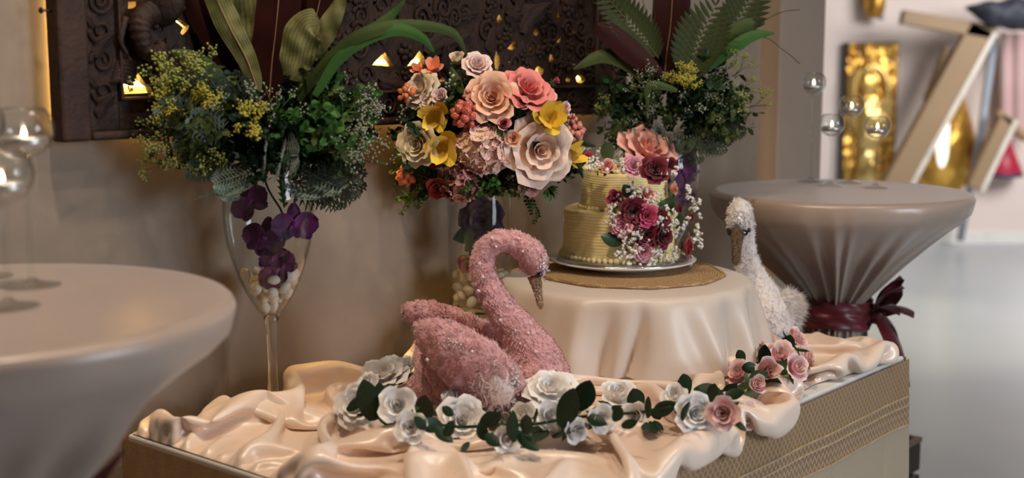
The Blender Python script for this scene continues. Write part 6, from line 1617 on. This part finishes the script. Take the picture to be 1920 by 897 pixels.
for a in ((700, 790, 680, 700), (715, 770, 705, 710), (700, 800, 690, 830), (735, 800, 705, 735), (790, 790, 805, 735, 1.3), (800, 805, 770, 780), (830, 800, 780, 795, 1.2), (830, 815, 860, 790, 1.2), (815, 800, 850, 835), (850, 780, 825, 760), (880, 830, 862, 850), (900, 800, 945, 770, 1.1), (910, 815, 940, 840, 1.2), (915, 825, 890, 790, 1.1), (965, 830, 955, 760, 0.7), (970, 810, 1010, 850, 1.0), (1000, 800, 1010, 845, 1.5), (985, 815, 990, 770), (1050, 800, 1085, 720, 1.0), (1085, 770, 1110, 705, 1.2), (1075, 770, 1060, 740, 1.6), (1060, 790, 1090, 835, 1.2), (1100, 780, 1140, 800, 1.1), (1110, 770, 1150, 775, 1.2), (1100, 755, 1065, 770, 1.2),
          (1200, 770, 1182, 722, 1.3), (1215, 785, 1215, 735, 0.5), (1225, 780, 1270, 750, 1.1), (1220, 790, 1215, 825, 1.0), (1225, 790, 1245, 810, 1.0), (1240, 785, 1215, 765), (1290, 740, 1275, 695, 1.2), (1300, 735, 1360, 745, 1.5), (1330, 745, 1290, 760, 1.2), (1280, 790, 1290, 745, 0.6), (1320, 770, 1300, 800), (1355, 745, 1385, 715, 1.0), (1360, 740, 1400, 738, 1.2), (1380, 790, 1400, 812, 0.9), (1395, 680, 1380, 652, 1.1), (1420, 690, 1385, 690, 1.2), (1430, 690, 1438, 640, 1.0), (1415, 715, 1450, 745, 1.1), (1450, 690, 1500, 712, 1.0), (1475, 660, 1480, 622, 1.3), (1490, 670, 1500, 705, 0.9), (1490, 655, 1520, 660, 0.4), (1440, 700, 1400, 712, 1.1), (650, 770, 690, 740, .8), (1150, 790, 1170, 760, 1.1), (1165, 800, 1200, 790, 1.0), (1330, 750, 1345, 715, 1.1)):
    gleaf(*a)

# ================================================================== far room
GOLD = pm('gold_relief', (0.80, 0.47, 0.09), 0.32, (0.42, 0.20, 0.03), 6.0, 6, metal=0.75, bump=0.9, bscale=14)
GOLDL = pm('pale_gold', (0.88, 0.66, 0.28), 0.3, (0.72, 0.44, 0.10), 5.0, metal=0.7, bump=0.4, bscale=18)
DKWOOD = pm('dark_brown_panel_side', (0.05, 0.03, 0.02), 0.5)
BEIGE = pm('beige_painted_wood', (0.33, 0.215, 0.11), 0.55, (0.30, 0.195, 0.10), 3.0)
BEIGEL = pm('lit_edge_cream', (0.80, 0.74, 0.64), 0.5)  # light falling on the beam edges, put into the colour
UZ = Vector((0, 0, 1))
a = far(1588, 82, 0.06); c_ = far(1682, 82, 0.06); zb_ = far(1630, 345, 0.06).z - 0.25
wdp = (c_ - a).dot(FD); hp = a.z - zb_
gp = thing('gold_relief_panel', 'tall gold relief panel with dark sides on the far wall', 'wall art', (a + FD * wdp / 2) + UZ * (zb_ - a.z))
gcen = a + FD * wdp / 2 - UZ * hp / 2
ob('backing', box(gcen + FN * 0.012, wdp + 0.02, 0.07, hp + 0.02, FD, FN), DKWOOD, gp, smooth=False)
ob('gold_face', grid(lambda s, t: a + FD * (wdp * s) - UZ * (hp * t) - FN * (0.035 + 0.02 * mnoise.noise(Vector((s * 6, t * 16, 0))) + 0.012 * mnoise.noise(Vector((s * 15, t * 40, 3)))), 40, 90), GOLD, gp)
def arch(cx, cy, rw, rh, off):
    pts = [(cx - rw, cy + rh * 1.8)] + [(cx - rw * math.cos(q), cy - rh * math.sin(q)) for q in [PI * k / 12 for k in range(13)]] + [(cx + rw, cy + rh * 1.8)]
    return [far(x, y, off) for x, y in pts]
ob('arch_moulding', sweep(arch(1632, 165, 32, 42, 0.12), 0.035, n=8), GOLDL, gp)
ob('niche_figure', lumps(union([xf(ico(2, 1), Matrix.Translation(far(1630, 150, 0.12)) @ Matrix.Diagonal((0.09, 0.05, 0.16, 1))), xf(ico(2, 1), Matrix.Translation(far(1632, 230, 0.12)) @ Matrix.Diagonal((0.14, 0.06, 0.24, 1))), xf(ico(2, 1), Matrix.Translation(far(1628, 310, 0.12)) @ Matrix.Diagonal((0.12, 0.06, 0.2, 1)))], 0.02, 4), 0.03, 9), GOLDL, gp)
# pointed gold ornament (teardrop) with a bright core
tdp = [(1778, 88), (1790, 130), (1806, 180), (1822, 230), (1830, 275), (1826, 315), (1808, 350), (1770, 372), (1732, 350), (1712, 315), (1714, 275), (1732, 220), (1752, 165), (1766, 125)]
tc_ = far(1772, 270, 0.08)
td = thing('gold_teardrop_ornament', 'large gold teardrop ornament with bright core on the far wall', 'wall art', far(1772, 372, 0.06))
ring = [far(x, y, 0.05) for x, y in [tuple(p) for p in spline(tdp + [tdp[0]], 60)]]
VT, FT = [], []
for k, (sc_, off) in enumerate(((1.0, 0.02), (1.0, 0.06), (0.86, 0.11), (0.6, 0.14), (0.3, 0.15), (0.02, 0.155))):
    for p in ring[:-1]:
        q = tc_ + (p - tc_) * sc_; q = q - FN * (off + 0.012 * mnoise.noise(q * 14) * (k > 1)) + FN * 0.05
        VT.append(q)
nr_ = len(ring) - 1
for k in range(5):
    for i in range(nr_): FT.append((k * nr_ + i, k * nr_ + (i + 1) % nr_, (k + 1) * nr_ + (i + 1) % nr_, (k + 1) * nr_ + i))
ob('mosaic_body', (VT, FT), GOLD, td)
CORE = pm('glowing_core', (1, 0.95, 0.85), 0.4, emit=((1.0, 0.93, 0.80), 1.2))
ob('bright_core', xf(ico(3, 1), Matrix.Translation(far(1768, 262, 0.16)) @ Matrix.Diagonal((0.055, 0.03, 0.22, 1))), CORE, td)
# slanted beige timber frame
tf = thing('timber_frame', 'slanted beige timber frame with lit edges coloured pale in the far room', 'timber frame', far(1680, 345, 0.5))
def beam(p0, p1, wpx, off, name='beam', edge=True):
    A_, B_ = far(p0[0], p0[1], off), far(p1[0], p1[1], off); d = (B_ - A_); ln = d.length; d.normalize(); s = d.cross(FN).normalized(); w_ = wpx * A_.y / FPX
    o = ob(name, box((A_ + B_) / 2, ln, 0.10, w_, d, FN, s, bev=0.008), BEIGE, tf, smooth=False)
    if edge:
        sg = 1 if s.dot(FD) > 0 else -1
        ob('lit_edge', box((A_ + B_) / 2 + s * (sg * (w_ / 2 + 0.012)), ln, 0.12, 0.035, d, FN, s), BEIGEL, tf, smooth=False)  # added pale strip, stands in for the lit edge of the beam
beam((1838, 50), (1668, 362), 46, 0.5)
beam((1690, 32), (1862, 62), 26, 0.5, edge=False)
beam((1886, 218), (1822, 352), 26, 0.45)
beam((1868, 208), (1925, 262), 12, 0.45, edge=False)
beam((1778, 90), (1740, 190), 16, 0.40, edge=False)
# small things on the far wall
CARM = pm('crimson_lacquer', (0.50, 0.02, 0.06), 0.4)
q = thing('crimson_lantern', 'crimson tapered lantern hanging on the far wall', 'lantern', far(1878, 325, 0.12))
pc_ = far(1878, 325, 0.12); hz = (far(1878, 258, 0.12).z - pc_.z)
ob('shade', lathe([(0, 0), (0.15, 0.0), (0.155, 0.01), (0.05, hz * 0.95), (0, hz)], 20, pc_), CARM, q)
ob('base_band', lathe([(0.15, -0.025), (0.16, -0.02), (0.16, 0.0), (0.15, 0.005)], 20, pc_), pm('navy_band', (0.03, 0.04, 0.09), 0.5), q)
ob('cord', sweep([pc_ + UZ * (hz * 0.94), pc_ + UZ * (hz + 0.5)], 0.006, n=6), DKWOOD, q)
SLATE = pm('slate_pole', (0.40, 0.45, 0.52), 0.4)
o = ob('slate_pole', sweep([far(1865, 70, 0.25), far(1838, 255, 0.25), far(1800, 452, 0.25)], 0.03, n=10), SLATE); tag(o, 'slim slate blue pole leaning on the far wall', 'pole')
o = ob('hanging_cloth', grid(lambda s, t: far(1876 + 60 * s, 62 + 200 * t, 0.20) - FN * (0.03 * math.sin(s * 14)), 26, 12), pm('dusty_pink_cloth', (0.62, 0.44, 0.42), 0.7, (0.56, 0.38, 0.36), 3.0)); tag(o, 'dusty pink cloth hanging on the far wall', 'cloth')
o = ob('dark_bundle', lumps(union([xf(ico(2, 1), Matrix.Translation(far(1905, 24, 0.6)) @ Matrix.Diagonal((0.30, 0.12, 0.12, 1))), xf(ico(2, 1), Matrix.Translation(far(1850, 14, 0.6)) @ Matrix.Diagonal((0.2, 0.1, 0.05, 1)))], 0.025, 3), 0.04, 6), pm('dark_navy_cloth', (0.03, 0.035, 0.055), 0.6)); tag(o, 'dark navy bundle on top of the timber frame', 'bundle')
gl_ = far(1640, 14, 0.12)
bl = thing('gold_bell', 'small gold bell shaped ornament hanging above the gold relief panel', 'ornament', gl_)
ob('bell', lathe([(0, -0.08), (0.06, -0.07), (0.075, -0.02), (0.08, 0.10), (0.05, 0.18), (0, 0.2)], 20, gl_), GOLD, bl)
ob('clapper', xf(ico(2, 0.03), Matrix.Translation(gl_ + Vector((0.05, 0, -0.07)))), SLATE, bl)
ob('cord', sweep([gl_ + UZ * 0.19, gl_ + UZ * 0.7], 0.006, n=6), DKWOOD, bl)
# dark open crate on the floor beyond the serving table
CRW = pm('dark_crate_wood', (0.035, 0.018, 0.012), 0.45, (0.02, 0.011, 0.008), 20.0)
CRE = pm('crate_edge_wood', (0.20, 0.12, 0.08), 0.5)
cz = Vector((1.085, 3.73, 0)); CQ = 0.62
ct = thing('wooden_crate', 'dark open wooden crate on the floor beyond the serving table', 'crate', cz)
for (dx, dy) in ((-0.1, 0), (0.1, 0), (0, -0.1), (0, 0.1)):
    lx, ly = (0.014, 0.186) if dx else (0.214, 0.014)
    for k in range(3):
        ob('slat', box(cz + UD * dx + MD * dy + UZ * (0.05 + 0.1 * k), lx, ly, 0.085, UD, MD, bev=0.003), CRW, ct, smooth=False)
    ob('rim', box(cz + UD * dx + MD * dy + UZ * 0.302, lx + 0.006, ly + 0.006, 0.014, UD, MD, bev=0.002), CRE, ct, smooth=False)
ob('floor_board', box(cz + UZ * 0.012, 0.19, 0.19, 0.014, UD, MD), CRW, ct, smooth=False)
